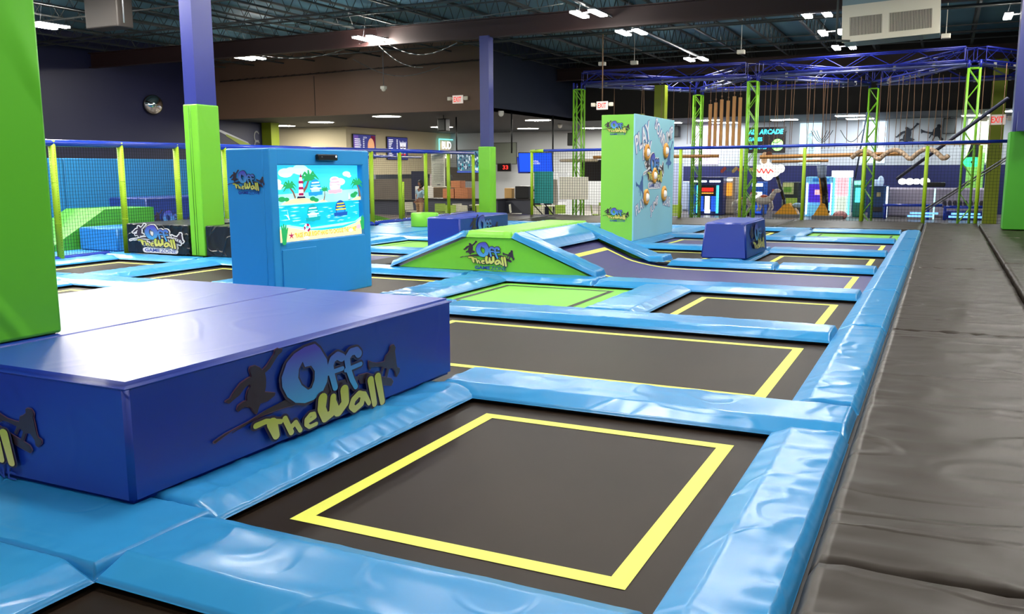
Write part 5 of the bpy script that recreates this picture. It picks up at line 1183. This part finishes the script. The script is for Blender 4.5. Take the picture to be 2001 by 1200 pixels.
tag(b.build('air_dancer', [BLACK, mat('dancer_orange', srgb(240, 160, 40), .5), mat('dancer_silver', srgb(170, 190, 225), .3)]), 'tall curved black and orange pole with a silver top by the claw machine', 'inflatable')
# soft grey wall and blue-railed pens at the right
t = thing('ball_pit', 'blue framed pen with a grey padded back wall at the right', 'play pen', (-.6, 42, -.6))
b = MB(); b.rbox(-2.25, 1.9, 44.2, 44.5, -.6, .72, .1); b.build('padded_wall', mat('soft_grey', srgb(184, 172, 190), .7), t)
b = MB()
for x in (-2.2, -.5, .15, 1.9): b.tube((x, 42.0, -.6), (x, 42.0, .0), .06, 8)
b.tube((-2.3, 42.0, .0), (.05, 42.0, .02), .06, 8); b.tube((.1, 42.0, -.05), (1.95, 42.0, -.03), .06, 8); b.build('blue_frame', RAIL, t)
for x0, x1, z, l in ((-1.2, -.1, -.32, 0), (-1.3, -.3, -.45, 0), (.4, 1.5, -.32, 0), (.3, 1.6, -.45, 0)):
    b = MB(); b.tube((x0, 41.9, z), (x1, 41.9, z), .04, 8); b.build('floor_light', GL('floor', (120, 190, 255), 1.8), t)
b = MB(); b.tube((-.28, 42.3, -.6), (-.28, 42.3, .72), .03, 8); b.build('light_pole', GL('pole', (190, 240, 245), 1.3), t)
tag(bx(.15, 1.95, 42.6, 43.6, -.6, -.25).build('play_table', mat('pt', srgb(36, 40, 130), .5)), 'dark blue game table inside the right-hand pen', 'table')
random.seed(21)
for i in range(9):
    x = .12+i*.2; b = MB(); b.ball((x, 42.35, .12), .085, 10, 8, (1, 1, 1.3)); b.tube((x, 42.35, -.1), (x+.02, 42.35, .1), .07, 8)
    o = tag(b.build('plush_toy', mat('plush', srgb(70, 62, 70), .9)), 'small dark plush toy hung in the row above the blue rail', 'toy', 'dark plush toys above the blue rail')
b = MB()
for dx, r in ((-.3, .16), (0, .17), (.28, .15), (.62, .2)): b.ball((-1.35+dx, 43.8, 1.0), r, 12, 8, (1.1, .3, .9))
tag(b.build('light_letters', GL('letters', (250, 250, 245), 1.3)), 'glowing white bubble letters above the grey padded wall', 'sign')
b = MB(); b.rbox(-.75, .1, 43.0, 43.5, .78, .98, .04); tag(b.build('projector_box', BLACK), 'long black box on top of the grey padded wall', 'box')
b = MB(); b.rbox(.9, 1.6, 44.6, 44.8, .3, 2.3, .05); tag(b.build('green_banner', mat('grn_ban', srgb(150, 215, 110), .5, emit=.3)), 'pale green glowing banner under the red exit sign', 'banner')
b = MB(); b.M = frame_at((.95, 44.0, 1.85), (1, 0, 0)); b.stroke([(0, 0), (.3, 0)], .42, .0); b.cur = 1; b.stroke([(.15, 0), (.16, 0)], .12, .01); b.cur = 2; b.flat([[(-.1, .2), (.5, .2), (.4, .8), (.05, .8)]], -.01)
tag(b.build('green_sign', [GL('green', (60, 245, 150), 1.7), BLACK, mat('gs_top', srgb(40, 44, 48), .5)]), 'glowing green round sign behind the walkway mast', 'sign')

# ------------------------------------------------------------------ render look
w = bpy.data.worlds.new('world'); S.world = w; w.use_nodes = True
w.node_tree.nodes['Background'].inputs['Color'].default_value = (.92, .93, .95, 1)
w.node_tree.nodes['Background'].inputs['Strength'].default_value = .36
S.view_settings.view_transform = 'Standard'; S.view_settings.look = 'None'; S.view_settings.gamma = 1; S.view_settings.use_curve_mapping = False
S.view_settings.exposure = 0.0
S.cycles.max_bounces = 6; S.cycles.diffuse_bounces = 3; S.cycles.glossy_bounces = 3; S.cycles.transmission_bounces = 3
S.cycles.sample_clamp_indirect = 4
